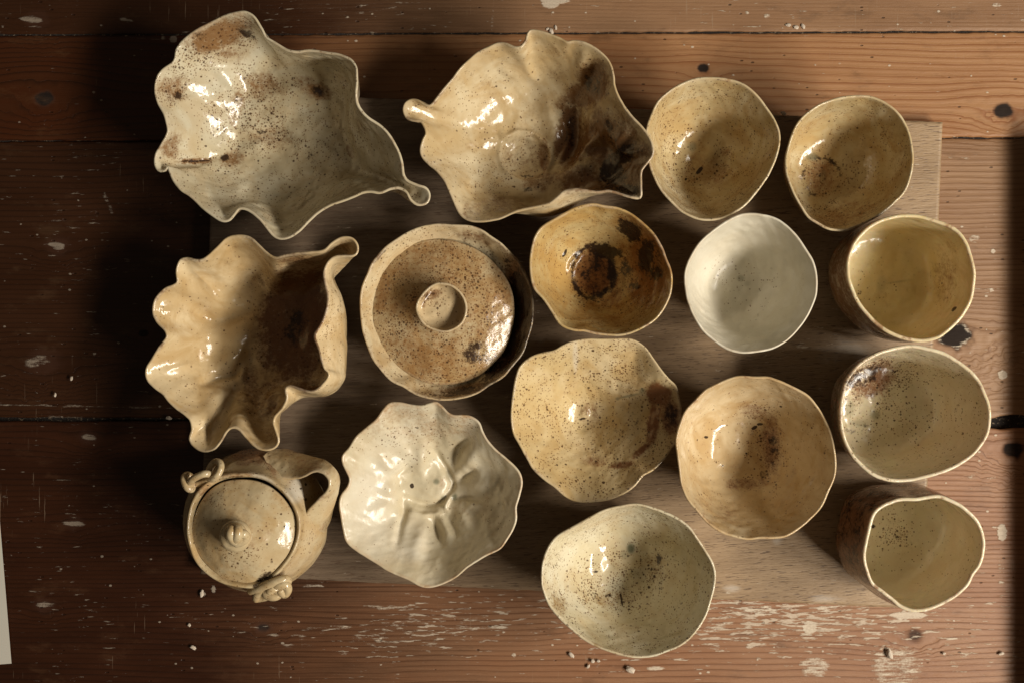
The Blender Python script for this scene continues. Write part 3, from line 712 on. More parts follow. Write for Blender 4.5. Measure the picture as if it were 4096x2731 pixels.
g2 = glaze('glaze_cream_amber', (0.62, 0.52, 0.34), (0.50, 0.375, 0.20), seed=2, brown=(0.16, 0.068, 0.020), speck=0.6, amber=0.65)
pot('ruffled_bowl', 'large wavy bowl with small knobbed spout at left and dark brown glazed hollow at right', 'bowl', 'large ruffled bowls', mat=g2, T=R2, H=0.076, prof='ruff', hx=0.016,
    pts=[(1060,85),(1130,95),(1200,120),(1260,145),(1320,175),(1380,168),(1450,178),(1530,220),(1600,280),(1640,340),(1660,420),(1665,490),(1690,560),(1740,650),(1800,730),(1880,810),(1930,880),(1960,960),(1950,1020),(1910,1070),(1870,1130),(1868,1230),(1870,1310),(1850,1325),(1780,1310),(1700,1285),(1630,1270),(1560,1280),(1480,1280),(1380,1278),(1300,1290),(1240,1330),(1180,1370),(1100,1390),(1000,1410),(900,1440),(800,1480),(680,1500),(590,1490),(530,1450),(490,1380),(450,1280),(410,1190),(350,1120),(290,1070),(245,1020),(232,970),(250,900),(275,850),(260,790),(230,750),(180,745),(130,730),(105,680),(115,630),(150,605),(200,610),(250,640),(300,650),(340,610),(400,530),(470,450),(530,370),(590,310),(660,250),(730,215),(800,185),(860,185),(930,212),(980,205),(1020,160),(1040,100)],
    floor=(1060, 880), nu=420, nt=120, sm=12, kdet=5.5, foot=0.3, zfloor=0.008, outer_brown=0.35, seed=5, wob=0.0016, crump=0.0009,
    bulge=((-75, 28, 0.020), (-35, 25, 0.006)),
    zdet=((1400, 1280, 200, 0.008), (110, 670, 90, -0.004), (950, 200, 80, 0.004)),
    bumps=((1000, 600, 170, -0.002), (1010, 1010, 190, -0.009, 170), (1180, 700, 60, 0.004, 130, -20), (1540, 750, 70, 0.006, 160, 15), (1700, 850, 60, 0.006, 120, -20), (1440, 1150, 170, 0.014, 110, -30), (1370, 900, 60, -0.006, 220, 5), (1640, 980, 70, -0.004),
           (1330, 1180, 60, 0.004, 120, 60), (1130, 1200, 90, 0.004, 40, -20), (700, 900, 120, 0.002), (930, 480, 120, 0.0025), (1530, 420, 120, -0.004)),
    creases=(([(850, 880), (960, 830), (1090, 860), (1180, 950), (1200, 1050), (1150, 1160)], 13, 0.0038), ([(840, 900), (820, 1010), (860, 1120), (960, 1190), (1080, 1200)], 13, 0.0032), ([(1180, 640), (1290, 760), (1330, 900), (1270, 1060)], 15, 0.0035), ([(820, 820), (870, 870), (960, 860), (1080, 880), (1180, 960)], 24, 0.0045), ([(830, 1080), (870, 1160), (1000, 1240)], 26, 0.003), ([(1170, 650), (1230, 800), (1190, 950)], 26, 0.003),
             ([(1010, 190), (1000, 300), (1080, 430)], 34, 0.005), ([(1450, 200), (1440, 330), (1380, 480)], 34, 0.005), ([(760, 430), (960, 400), (1180, 480), (1300, 620)], 36, 0.003), ([(1620, 700), (1600, 850), (1480, 980), (1380, 1080)], 30, 0.006), ([(1760, 830), (1740, 940), (1800, 1000), (1940, 970)], 26, 0.006), ([(1600, 1210), (1720, 1100), (1800, 1010)], 26, -0.006)),
    mkbase=(0.12, 0, 0.45),
    patches=[('b', 1510, 480, 150, 180, 1.1, 20), ('b', 1430, 560, 150, 110, 1.0), ('d', 1500, 470, 90, 110, .5, 20), ('b', 1350, 880, 120, 300, 1.1, 8), ('d', 1350, 850, 50, 200, .45, 8), ('b', 1620, 900, 260, 250, .95), ('b', 1560, 1230, 330, 90, 1.0), ('b', 1280, 630, 60, 70, .6), ('b', 1010, 1000, 200, 190, .42), ('b', 1150, 1010, 60, 130, .75), ('b', 1560, 740, 60, 120, .8), ('b', 1680, 980, 200, 170, 1.0), ('b', 1440, 1180, 190, 130, .85),
             ('d', 1720, 1010, 150, 90, .75, -25), ('d', 1660, 1150, 110, 130, .85), ('d', 1790, 1270, 90, 60, .9), ('d', 1640, 830, 40, 120, .6, -10), ('b', 1800, 1100, 180, 250, .8), ('b', 750, 1400, 280, 80, .55, -5), ('b', 1080, 1230, 120, 70, .6), ('d', 1040, 1270, 50, 18, .6), ('d', 1030, 1170, 60, 16, .5), ('s', 1000, 1000, 260, 260, .9), ('s', 1450, 1200, 200, 120, 1.5), ('s', 700, 1200, 300, 250, .9), ('b', 1260, 330, 280, 160, .22), ('d', 1540, 500, 20, 60, .5), ('b', 1760, 850, 120, 150, .7), ('b', 1200, 1180, 200, 60, .6)])

g3 = glaze('glaze_honey_cream', (0.66, 0.525, 0.32), (0.55, 0.405, 0.215), seed=3, brown=(0.13, 0.048, 0.016), speck=0.55)
pot('ruffled_bowl', 'deeply fluted shell-like bowl, cream with a dark brown hollow, high folded right rim', 'bowl', 'large ruffled bowls', mat=g3, T=R3, H=0.080, prof='ruff', hx=0.026,
    pts=[(690,78),(760,90),(820,140),(870,190),(930,225),(1000,210),(1080,195),(1170,190),(1260,180),(1320,130),(1380,95),(1440,98),(1475,140),(1465,190),(1400,200),(1330,210),(1280,250),(1255,320),(1262,400),(1280,480),(1270,570),(1240,660),(1205,740),(1225,820),(1240,900),(1260,960),(1285,990),(1270,1030),(1220,1080),(1170,1100),(1100,1085),(1040,1068),(1005,1090),(1010,1150),(980,1210),(930,1270),(915,1320),(935,1380),(950,1440),(920,1480),(860,1490),(800,1465),(740,1400),(690,1350),(640,1345),(600,1375),(560,1440),(520,1485),(460,1500),(410,1480),(370,1430),(385,1360),(375,1300),(340,1260),(280,1215),(230,1170),(190,1120),(130,1075),(85,1025),(80,960),(120,890),(170,810),(215,750),(205,700),(150,640),(125,580),(140,500),(200,435),(260,410),(290,380),(285,300),(305,240),(350,228),(430,240),(490,215),(560,150),(620,95)],
    floor=(880, 760), nu=420, nt=120, sm=13, kdet=2.0, foot=0.3, zfloor=0.008, outer_brown=0.05, seed=7, wob=0.0014, crump=0.0006,
    bulge=((0, 38, 0.024), (-40, 24, 0.014), (35, 24, 0.008)),
    zdet=((1250, 700, 400, 0.008),),
    bumps=((530, 480, 110, 0.006), (400, 600, 130, -0.003), (680, 760, 150, 0.007, 90, -50), (640, 900, 90, 0.005, 60, -40), (880, 420, 130, 0.003), (760, 900, 40, -0.004, 90, 10), (1180, 750, 60, 0.004, 90), (340, 880, 160, 0.003)),
    creases=(([(440, 590), (540, 640), (700, 600), (820, 540)], 30, -0.006), ([(450, 1060), (560, 1010), (660, 985), (720, 900), (760, 820)], 22, -0.0075), ([(720, 1060), (715, 960), (745, 850), (800, 810)], 26, 0.005), ([(350, 240), (440, 330), (500, 420)], 34, 0.005), ([(160, 570), (300, 590), (430, 700)], 40, 0.006),
             ([(110, 1000), (250, 960), (420, 900)], 45, 0.005), ([(450, 1440), (460, 1300), (560, 1150), (640, 1080)], 36, 0.007), ([(650, 1340), (680, 1230), (740, 1120)], 34, 0.006), ([(860, 1450), (830, 1300), (800, 1150)], 50, -0.004), ([(940, 230), (950, 330), (900, 430)], 40, 0.004), ([(1000, 1100), (900, 1180), (860, 1300)], 34, 0.005)),
    mkbase=(0.06, 0, 0.35),
    patches=[('b', 1090, 640, 300, 470, 1.05, 10), ('b', 880, 420, 150, 120, .35), ('b', 770, 1000, 70, 120, .6, 10), ('s', 850, 420, 170, 140, .9), ('b', 720, 150, 160, 60, .25), ('b', 850, 1150, 180, 160, .6), ('b', 930, 1400, 60, 80, .4), ('b', 620, 840, 60, 60, .3), ('d', 1080, 690, 90, 160, .55), ('b', 1400, 140, 90, 60, .5, -20), ('b', 1150, 1080, 150, 60, .8), ('b', 1080, 230, 200, 40, .6)])

g6 = glaze('glaze_white_cream', (0.63, 0.57, 0.43), (0.57, 0.495, 0.335), seed=4, brown=(0.33, 0.19, 0.08), speck=0.5, rough=0.22, amber=0.35, rim=(0.50, 0.33, 0.19))
pot('lobed_bowl', 'shallow flower-shaped creamy white bowl with crumpled pinched centre, lobed edge', 'bowl', mat=g6, T=R6, H=0.055, prof='flare', hx=0.004,
    pts=[(790,95),(830,125),(870,170),(920,195),(990,195),(1050,205),(1105,245),(1130,310),(1170,380),(1240,460),(1310,515),(1370,570),(1415,630),(1425,700),(1405,790),(1380,870),(1382,970),(1350,1050),(1300,1130),(1260,1175),(1170,1220),(1080,1275),(1010,1320),(940,1380),(860,1425),(780,1455),(720,1462),(670,1450),(600,1410),(520,1375),(430,1335),(370,1295),(280,1240),(200,1190),(130,1125),(105,1030),(90,940),(78,860),(90,790),(140,720),(155,660),(130,600),(100,540),(100,490),(150,430),(200,350),(280,280),(350,220),(400,150),(450,102),(520,98),(600,115),(680,122),(740,105)],
    floor=(790, 740), nu=360, nt=110, sm=10, kdet=1.7, foot=0.3, outer_brown=0.4, seed=9, wob=0.0016, crump=0.0012,
    bumps=((470, 570, 90, 0.0045, 60, -20), (400, 520, 60, 0.003), (440, 740, 60, 0.004, 50, 10), (520, 690, 50, -0.003), (400, 880, 110, 0.0035, 70, -25), (660, 1130, 60, 0.005, 140, 15), (1040, 520, 60, 0.006, 110, 40), (870, 1000, 55, 0.005, 110, -20), (1000, 940, 55, 0.005, 100, -35), (1110, 700, 90, 0.004, 60, 0), (680, 520, 60, 0.005, 120, 5), (730, 720, 110, 0.0035), (1080, 860, 80, 0.003, 40, 10)),
    creases=(([(780, 460), (830, 540), (880, 620), (910, 700), (880, 780)], 18, -0.006), ([(560, 800), (660, 840), (740, 850), (820, 830), (870, 780)], 18, -0.006), ([(500, 1150), (530, 1000), (560, 900), (540, 800)], 20, -0.0065), ([(840, 1180), (800, 1050), (760, 940)], 24, -0.005), ([(960, 1100), (900, 1000), (850, 920)], 22, -0.005),
             ([(920, 560), (950, 450), (1030, 380)], 24, -0.006), ([(940, 700), (1010, 640), (1100, 580)], 20, -0.004), ([(900, 820), (1000, 800), (1120, 820)], 16, -0.003), ([(590, 900), (700, 930), (830, 915)], 16, 0.004), ([(900, 780), (870, 860), (880, 900)], 14, 0.004), ([(480, 640), (540, 600), (600, 560)], 16, -0.003)),
    mkbase=(0.03, 0, 0.22), pale=0.10,
    patches=[('b', 620, 240, 420, 170, .42), ('b', 950, 260, 200, 130, .45), ('s', 620, 300, 400, 260, .95), ('b', 1250, 900, 180, 400, .22), ('p', 300, 900, 250, 350, .55), ('p', 600, 1100, 200, 200, .5), ('g', 795, 680, 26, 24, .75), ('g', 930, 797, 22, 30, .8, 20), ('g', 850, 800, 26, 18, .5), ('g', 890, 640, 26, 50, .35, -20), ('d', 610, 712, 16, 22, 1.3), ('b', 870, 700, 60, 90, .35), ('b', 1000, 870, 150, 70, .28), ('b', 200, 1250, 300, 80, .2, 30), ('p', 820, 460, 0.1, 0.1, 0)])

# ---- round bowls
B_pts = [(600,105),(740,115),(850,150),(940,220),(1010,310),(1070,400),(1105,490),(1105,580),(1080,680),(1030,790),(970,880),(880,990),(790,1060),(700,1100),(620,1112),(530,1105),(430,1060),(350,990),(270,900),(210,780),(180,680),(160,560),(165,480),(190,390),(240,280),(310,210),(400,155),(500,115)]
g5 = glaze('glaze_speckled_sand', (0.60, 0.505, 0.32), (0.48, 0.37, 0.19), seed=5, brown=(0.27, 0.13, 0.045), speck=0.95)
pot('round_bowl', 'speckled sand-coloured bowl with a black chip mark, right of the wavy bowl', 'bowl', 'small round bowls', mat=g5, T=S1, H=0.076, prof='plain', pts=B_pts, seed=11,
    mkbase=(0.12, 0, 0.75), bumps=((640, 650, 60, 0.003), (700, 740, 90, -0.002), (820, 680, 40, 0.003), (500, 700, 60, -0.002)),
    patches=[('b', 600, 780, 230, 160, .5), ('s', 330, 650, 120, 300, 1.6), ('s', 430, 820, 160, 140, 1.8), ('b', 740, 630, 60, 50, .5), ('b', 640, 820, 90, 60, .5), ('d', 538, 768, 36, 15, 1.4, -48), ('d', 442, 828, 9, 9, 1.3), ('g', 490, 592, 36, 36, .5), ('s', 600, 700, 350, 350, .95), ('b', 480, 1050, 200, 40, .3)])
C_pts = [(1700,238),(1800,250),(1900,300),(1980,370),(2040,480),(2065,580),(2072,680),(2060,780),(2020,900),(1950,980),(1860,1060),(1760,1120),(1660,1165),(1580,1190),(1480,1180),(1400,1140),(1330,1090),(1270,1000),(1220,900),(1180,790),(1172,690),(1190,600),(1230,480),(1280,400),(1360,330),(1440,285),(1560,248)]
pot('round_bowl', 'speckled golden bowl with brown ringed floor, at the top right corner of the board', 'bowl', 'small round bowls', mat=g5, T=S1, H=0.078, prof='deep', pts=C_pts, seed=12, outer_brown=0.95,
    mkbase=(0.15, 0, 0.65), patches=[('b', 1430, 810, 160, 160, .66), ('ring', 1430, 810, 135, 135, .45), ('s', 1430, 810, 150, 150, 2.0), ('b', 1560, 1090, 330, 110, .6, -12), ('s', 1540, 1080, 350, 130, 1.7), ('g', 1355, 668, 46, 30, .6), ('g', 1435, 800, 26, 50, .3), ('d', 1370, 940, 60, 24, .45), ('b', 1950, 650, 90, 280, .3)])
g7 = glaze('glaze_amber_brown', (0.52, 0.40, 0.19), (0.46, 0.29, 0.10), seed=6, brown=(0.22, 0.085, 0.022), dark=(0.022, 0.012, 0.008), speck=0.85)
pot('round_bowl', 'amber bowl with a blackened ring on its floor and dark splashes on its wall', 'bowl', 'small round bowls', mat=g7, T=S2, H=0.076, prof='bowl', seed=13, outer_brown=0.4,
    pts=[(600,40),(680,55),(780,70),(870,110),(950,170),(1030,250),(1090,350),(1120,430),(1150,500),(1162,580),(1150,680),(1110,770),(1050,850),(980,900),(900,940),(820,965),(730,965),(620,955),(540,935),(460,930),(370,890),(310,800),(250,710),(190,640),(165,560),(158,450),(170,340),(195,260),(240,200),(340,140),(430,90),(500,60)],
    mkbase=(0.18, 0, 0.55), bumps=((600, 510, 150, -0.003, 170),), creases=(([(500, 400), (440, 460), (430, 520)], 14, 0.003), ([(400, 370), (380, 420)], 14, 0.003)),
    patches=[('b', 600, 510, 200, 220, 1.0), ('b', 620, 600, 150, 120, .9), ('s', 600, 520, 200, 220, 2.4), ('d', 600, 520, 170, 200, .42), ('ring', 600, 520, 150, 185, .72), ('d', 690, 370, 150, 70, .9, 15), ('b', 1010, 420, 170, 330, .95, -20), ('b', 960, 640, 200, 180, .75), ('s', 960, 640, 200, 180, 2.0), ('d', 730, 500, 45, 130, .75), ('d', 620, 690, 90, 35, .55), ('d', 395, 390, 12, 40, .9, 25), ('b', 760, 720, 240, 160, .5), ('d', 870, 230, 110, 80, .85, 35), ('d', 990, 400, 70, 150, .95, -10), ('d', 1060, 520, 70, 60, .7), ('d', 1080, 430, 30, 110, .6), ('d', 840, 520, 60, 110, .5, -15), ('d', 890, 620, 60, 30, .6), ('b', 960, 450, 240, 330, .6, -20), ('b', 800, 830, 300, 110, .42), ('b', 880, 350, 150, 150, .5), ('s', 900, 700, 200, 200, 1.2), ('b', 860, 140, 120, 60, .6, 30)])
g8 = glaze('glaze_chalk_white', (0.66, 0.62, 0.51), (0.58, 0.535, 0.42), seed=7, brown=(0.30, 0.22, 0.12), speck=0.35, rough=0.28, amber=0.15)
pot('round_bowl', 'plain chalk-white bowl with a few grey specks, the palest pot on the board', 'bowl', 'small round bowls', mat=g8, T=S2, H=0.080, prof='plain', seed=14, outer_brown=0.1, pale=0.12,
    pts=[(1760,112),(1870,130),(1960,170),(2060,260),(2130,360),(2180,440),(2205,530),(2210,620),(2200,700),(2150,820),(2080,920),(2000,1000),(1900,1060),(1780,1085),(1680,1092),(1580,1070),(1490,1010),(1400,930),(1340,830),(1300,730),(1280,620),(1280,520),(1310,430),(1370,330),(1450,250),(1560,170),(1660,122)],
    mkbase=(0.0, 0, 0.15), bumps=((1500, 640, 70, -0.002),), patches=[('g', 1672, 568, 30, 26, .45), ('g', 1715, 605, 26, 22, .22), ('s', 1690, 620, 300, 250, .95), ('g', 1800, 950, 250, 40, .1), ('b', 2100, 700, 120, 260, .1)])
g9 = glaze('glaze_sand_yellow', (0.63, 0.51, 0.31), (0.55, 0.42, 0.215), seed=8, brown=(0.17, 0.06, 0.020), speck=0.9)
pot('round_bowl', 'yellow cream conical bowl with raised centre button and a brown glossy patch at right', 'bowl', 'small round bowls', mat=g9, T=S3, H=0.062, prof='cone', seed=15, nu=300, nt=90, outer_brown=0.3,
    pts=[(720,70),(800,68),(900,68),(960,90),(1010,130),(1060,200),(1110,270),(1160,330),(1210,380),(1225,440),(1245,540),(1243,640),(1230,720),(1180,790),(1120,870),(1060,930),(990,970),(930,1040),(860,1090),(760,1130),(650,1145),(550,1140),(480,1110),(400,1040),(330,990),(260,920),(220,850),(170,760),(130,680),(118,560),(130,420),(150,310),(180,240),(250,185),(330,160),(400,145),(470,105),(540,80),(630,68)],
    floor=(600, 560), mkbase=(0.12, 0, 0.85), bumps=((600, 550, 75, 0.006), (1150, 560, 80, 0.003), (940, 230, 80, -0.003, 130, 20)),
    patches=[('b', 1120, 430, 110, 110, .95), ('b', 1060, 620, 55, 190, 1.0, 8), ('b', 985, 810, 110, 28, .9, -42), ('b', 860, 905, 120, 28, .8, -8), ('d', 820, 668, 70, 20, .55, 8), ('d', 1170, 560, 60, 120, .5), ('b', 1170, 560, 90, 200, .8), ('b', 640, 560, 90, 90, .45), ('d', 590, 592, 36, 10, .8, -10), ('b', 680, 880, 120, 40, .5), ('g', 900, 440, 90, 9, .6, -12), ('g', 990, 405, 22, 22, .6), ('g', 825, 458, 16, 12, .6), ('s', 800, 250, 350, 200, 1.4), ('p', 540, 180, 18, 110, .6), ('b', 900, 120, 60, 60, .4), ('d', 940, 580, 30, 60, .35)])
gA = glaze('glaze_warm_tan', (0.60, 0.48, 0.30), (0.51, 0.38, 0.21), seed=9, brown=(0.20, 0.095, 0.05), speck=0.6, rim=(0.45, 0.30, 0.16))
pot('round_bowl', 'warm tan bowl with sooty brown crescent and black blot inside', 'bowl', 'small round bowls', mat=gA, T=S3, H=0.082, prof='plain', seed=16, nu=300, nt=90, outer_brown=0.7,
    pts=[(1650,320),(1740,325),(1830,325),(1900,345),(2000,390),(2090,440),(2150,510),(2200,590),(2240,680),(2265,780),(2278,880),(2270,980),(2230,1080),(2190,1170),(2120,1250),(2040,1320),(1960,1370),(1880,1385),(1780,1385),(1700,1392),(1610,1375),(1520,1345),(1440,1290),(1370,1210),(1300,1120),(1265,1030),(1250,930),(1235,820),(1228,730),(1250,640),(1290,550),(1350,480),(1420,410),(1500,370),(1580,335)],
    mkbase=(0.10, 0, 0.4), bumps=((1660, 860, 60, 0.001),), creases=(([(1420, 560), (1340, 720), (1350, 880), (1420, 1000)], 14, -0.0012),), patches=[('b', 1855, 770, 85, 230, .72, 0), ('b', 1700, 1020, 190, 45, .6, -8), ('b', 1740, 540, 130, 60, .55, 30), ('s', 1850, 780, 110, 280, 2.0), ('s', 1740, 540, 140, 80, 2.0), ('s', 1680, 1010, 200, 60, 1.8), ('d', 1868, 745, 44, 36, .6), ('d', 1745, 652, 24, 13, 1.3, -30), ('d', 1778, 630, 22, 9, 1.3), ('d', 1880, 815, 50, 34, .52), ('d', 1810, 965, 44, 34, .55), ('d', 1860, 900, 40, 40, .42), ('d', 1920, 512, 12, 7, 1.2), ('d', 1420, 717, 14, 9, 1.3), ('d', 1475, 676, 7, 7, 1.3), ('d', 1690, 827, 8, 8, 1.3), ('d', 1528, 910, 7, 7, 1.2), ('s', 1780, 700, 200, 300, .9), ('b', 1500, 1220, 300, 80, .3, 25)])
gF = glaze('glaze_pale_celadon', (0.63, 0.58, 0.43), (0.56, 0.49, 0.32), seed=10, brown=(0.28, 0.17, 0.06), speck=0.95, amber=0.5)
pot('round_bowl', 'pale greenish bowl thickly peppered with dark brown specks, lowest pot in the picture', 'bowl', 'small round bowls', mat=gF, T=S6, H=0.080, prof='plain', seed=17, nu=300, nt=90, outer_brown=0.3, hy=0.0,
    pts=[(940,125),(1050,145),(1180,190),(1290,245),(1370,310),(1430,390),(1490,480),(1550,580),(1575,670),(1570,770),(1545,870),(1510,990),(1450,1100),(1370,1195),(1280,1260),(1180,1300),(1080,1335),(960,1345),(850,1330),(730,1295),(620,1250),(520,1195),(430,1120),(340,1040),(260,950),(215,860),(190,760),(190,640),(210,540),(250,450),(310,380),(400,325),(500,270),(600,215),(700,170),(820,140)],
    mkbase=(0.04, 0, 0.75), bumps=((650, 560, 50, 0.002, 120), (740, 620, 50, -0.002), (940, 640, 60, 0.002)), patches=[('g', 902, 472, 36, 48, .95), ('g', 850, 520, 40, 40, .35), ('g', 925, 670, 40, 50, .25), ('s', 800, 760, 420, 330, 1.3), ('s', 720, 850, 280, 140, 2.8), ('b', 760, 880, 230, 80, .6), ('b', 1090, 640, 90, 150, .5), ('s', 1080, 660, 110, 180, 1.7), ('s', 600, 640, 120, 80, 1.5), ('d', 725, 855, 50, 18, .7), ('d', 828, 890, 9, 60, 1.2, -8), ('d', 600, 850, 24, 50, .55), ('d', 930, 900, 60, 20, .45), ('b', 310, 930, 60, 110, .6, -30), ('s', 300, 900, 90, 150, 1.8), ('b', 800, 870, 250, 90, .3), ('d', 1130, 560, 24, 60, .5), ('d', 1075, 640, 36, 18, .5), ('d', 600, 660, 40, 14, .5)])

# ---- tall cups at the right
gB = glaze('glaze_olive_gold', (0.70, 0.61, 0.40), (0.64, 0.52, 0.28), seed=11, amber=0.5, brown=(0.23, 0.095, 0.03), speck=0.45, sss=0.25)
pot('tall_cup', 'olive gold cup with nearly plain inside, directly below the golden bowl', 'cup', 'tall cups in the right column', mat=gB, T=S4, H=0.092, prof='cup', seed=21, outer_dark=0.15, outer_brown=1.0, th=0.0034,
    pts=[(740,92),(840,95),(950,125),(1050,160),(1120,210),(1170,280),(1200,370),(1225,480),(1220,580),(1200,680),(1150,770),(1090,840),(1020,900),(960,935),(870,955),(760,940),(650,900),(560,840),(480,760),(420,680),(385,600),(360,520),(355,430),(370,350),(410,270),(480,190),(560,135),(650,105)],
    mkbase=(0.08, 0, 0.18), patches=[('b', 1020, 540, 110, 220, .42), ('s', 520, 580, 180, 180, .9), ('g', 580, 560, 40, 60, .2), ('d', 1100, 742, 26, 12, 1.1, -40), ('g', 690, 550, 110, 8, .25, -8), ('b', 1020, 330, 150, 90, .25)])  # right inner brown patch paints the warm glow through the lit wall
gC = glaze('glaze_olive_grey', (0.70, 0.63, 0.46), (0.65, 0.56, 0.38), seed=12, brown=(0.20, 0.08, 0.03), amber=0.25, speck=0.8, sss=0.2)
pot('tall_cup', 'wide olive grey cup with dense black brown speckling inside its upper left', 'cup', 'tall cups in the right column', mat=gC, T=S0, H=0.092, prof='cupb', seed=22, outer_brown=0.7, th=0.0034,
    pts=[(3649,1392),(3705,1401),(3772,1420),(3828,1454),(3873,1488),(3907,1527),(3929,1572),(3946,1622),(3950,1672),(3943,1723),(3921,1766),(3885,1809),(3835,1845),(3777,1874),(3705,1896),(3633,1910),(3568,1912),(3510,1896),(3467,1867),(3424,1824),(3391,1766),(3373,1701),(3370,1643),(3379,1577),(3396,1521),(3430,1476),(3469,1443),(3525,1415),(3587,1398)],
    mkbase=(0.06, 0, 0.5), patches=[('s', 3500, 1500, 170, 120, 2.8), ('b', 3470, 1520, 140, 90, .85, -20), ('d', 3440, 1510, 110, 50, .75, -30), ('g', 3502, 1658, 22, 20, .5), ('g', 3395, 1630, 26, 40, .4), ('d', 3470, 1703, 50, 10, .5, 10), ('s', 3600, 1640, 250, 200, .6), ('ring', 3440, 1650, 100, 75, .3), ('g', 3440, 1690, 40, 16, .3)])
pot('tall_cup', 'narrow cup, dark rust brown outside and smooth olive inside, lowest of the cups', 'cup', 'tall cups in the right column', mat=gC, T=S5, H=0.100, prof='cupc', seed=23, outer_dark=0.40, outer_brown=1.3, th=0.0034, bumps=((420, 500, 120, 0.0),),
    pts=[(560,560),(640,558),(690,550),(760,542),(820,560),(880,590),(940,640),(980,690),(1005,770),(1000,850),(980,910),(945,960),(920,1010),(870,1060),(820,1095),(750,1130),(690,1148),(620,1152),(560,1130),(510,1090),(460,1050),(410,1010),(385,950),(365,870),(375,790),(395,700),(420,630),(460,595),(510,575)],
    mkbase=(0.05, 0, 0.25), bulge=((125, 60, 0.005),), patches=[('s', 520, 720, 130, 130, 1.1), ('d', 405, 700, 18, 14, .9), ('d', 525, 755, 22, 16, .6), ('b', 540, 720, 60, 90, .2)])

# ---------------------------------------------------------------- lidded dish
gD = glaze('glaze_speckled_tan', (0.50, 0.41, 0.25), (0.44, 0.32, 0.17), seed=13, brown=(0.27, 0.135, 0.045), speck=1.25, bump=1.0)
gE = glaze('glaze_dish', (0.60, 0.50, 0.32), (0.54, 0.42, 0.25), seed=14, brown=(0.16, 0.07, 0.025), speck=0.9, bump=1.0)
DC = p2w(1400 + 770 * .4975, 860 + 780 * .4975, TH_B)
dish = empty('lidded_dish', (float(DC[0]), float(DC[1]), TH_B), 'round lidded serving dish, speckled brown lid with cup-shaped knob, wide cream flange', 'dish')
shell([(700,88),(800,92),(950,98),(1050,130),(1130,185),(1210,240),(1300,330),(1360,400),(1410,500),(1445,600),(1460,740),(1450,880),(1410,1010),(1370,1110),(1300,1200),(1220,1290),(1120,1350),(1020,1415),(900,1455),(780,1472),(650,1460),(540,1430),(440,1370),(340,1320),(250,1220),(190,1140),(140,1010),(110,900),(97,760),(97,650),(115,560),(150,480),(180,400),(250,310),(300,260),(370,210),(470,150),(570,110),(640,95)],
      R4, 0.058, [(0, 0), (.5, .005), (.7, .08), (.8, .35), (.83, .52), (.9, .68), (1, 1)], gE, 'dish_body', dish, seed=31, nu=300, nt=90, outer_brown=0.4, mkbase=(0.10, 0, 0.5), wob=0.002, rimh=0.0018,
      patches=[('b', 1360, 650, 150, 480, 1.1, -8), ('b', 1250, 1200, 200, 120, 1.0, -40), ('d', 1370, 800, 170, 480, 1.0, 8), ('d', 1180, 1250, 190, 70, .8, -40), ('d', 1290, 400, 90, 120, .5, -35), ('b', 1000, 180, 200, 60, .55, 15), ('d', 1200, 1280, 200, 60, .7, -40), ('d', 880, 1420, 260, 40, .75, -8), ('b', 900, 1410, 350, 60, .8, -8), ('s', 600, 1380, 500, 150, 1.3), ('d', 240, 330, 160, 14, .5, -48), ('b', 150, 1000, 60, 200, .2), ('s', 750, 140, 300, 60, .8)])
def dome(T, cx, cy, pts, zedge, zapex, mat, name, parent, patches, mkbase, seed, power=2.0, wob=0.0015, nu=240, nt=64, lip=0.0035):
    """convex lid"""
    src = np.array([(T[0] + x * T[2], T[1] + y * T[2]) for x, y in pts])
    R = catmull(src, nu); RW = p2w(R[:, 0], R[:, 1], np.full(nu, zedge))
    c = p2w(T[0] + cx * T[2], T[1] + cy * T[2], zapex)
    cc = np.array([RW[:, 0].mean() * .5 + c[0] * .5, RW[:, 1].mean() * .5 + c[1] * .5])
    s = np.linspace(0, 1, nt)[:, None]
    XY = cc + s[..., None] * (RW[:, :2] - cc)
    Z = zedge + (zapex - zedge) * (1 - s ** power) + 0 * XY[..., 0]
    Z = Z + wob * 2 * fbm(XY[..., 0] * 1000 / 24 + 60, XY[..., 1] * 1000 / 24 + 60, seed, 3) * (1 - 0.6 * s)
    Z[0] = Z[0].mean()
    G = np.concatenate([XY, Z[..., None]], -1)
    out = []
    for dz, sc in ((-0.0008, 1.006), (-0.0020, 1.008), (-lip, 1.0), (-lip, 0.9), (-lip + 0.001, 0.5)):
        r = G[-1].copy(); r[:, :2] = cc + (r[:, :2] - cc) * sc; r[:, 2] += dz; out.append(r)
    G = np.concatenate([G, np.array(out)], 0)
    V = G.reshape(-1, 3)
    mk, mk2 = paint(V, patches, T, mkbase)
    rim = np.zeros(G.shape[:2]); rim[nt - 2:nt + 2] = 0.5; mk2[:, 0] = rim.ravel()
    return mesh_from(name, V, grid_faces(G.shape[0], nu, True), mat, parent, (float(cc[0]), float(cc[1]), zedge), {'mk': mk, 'mk2': mk2})
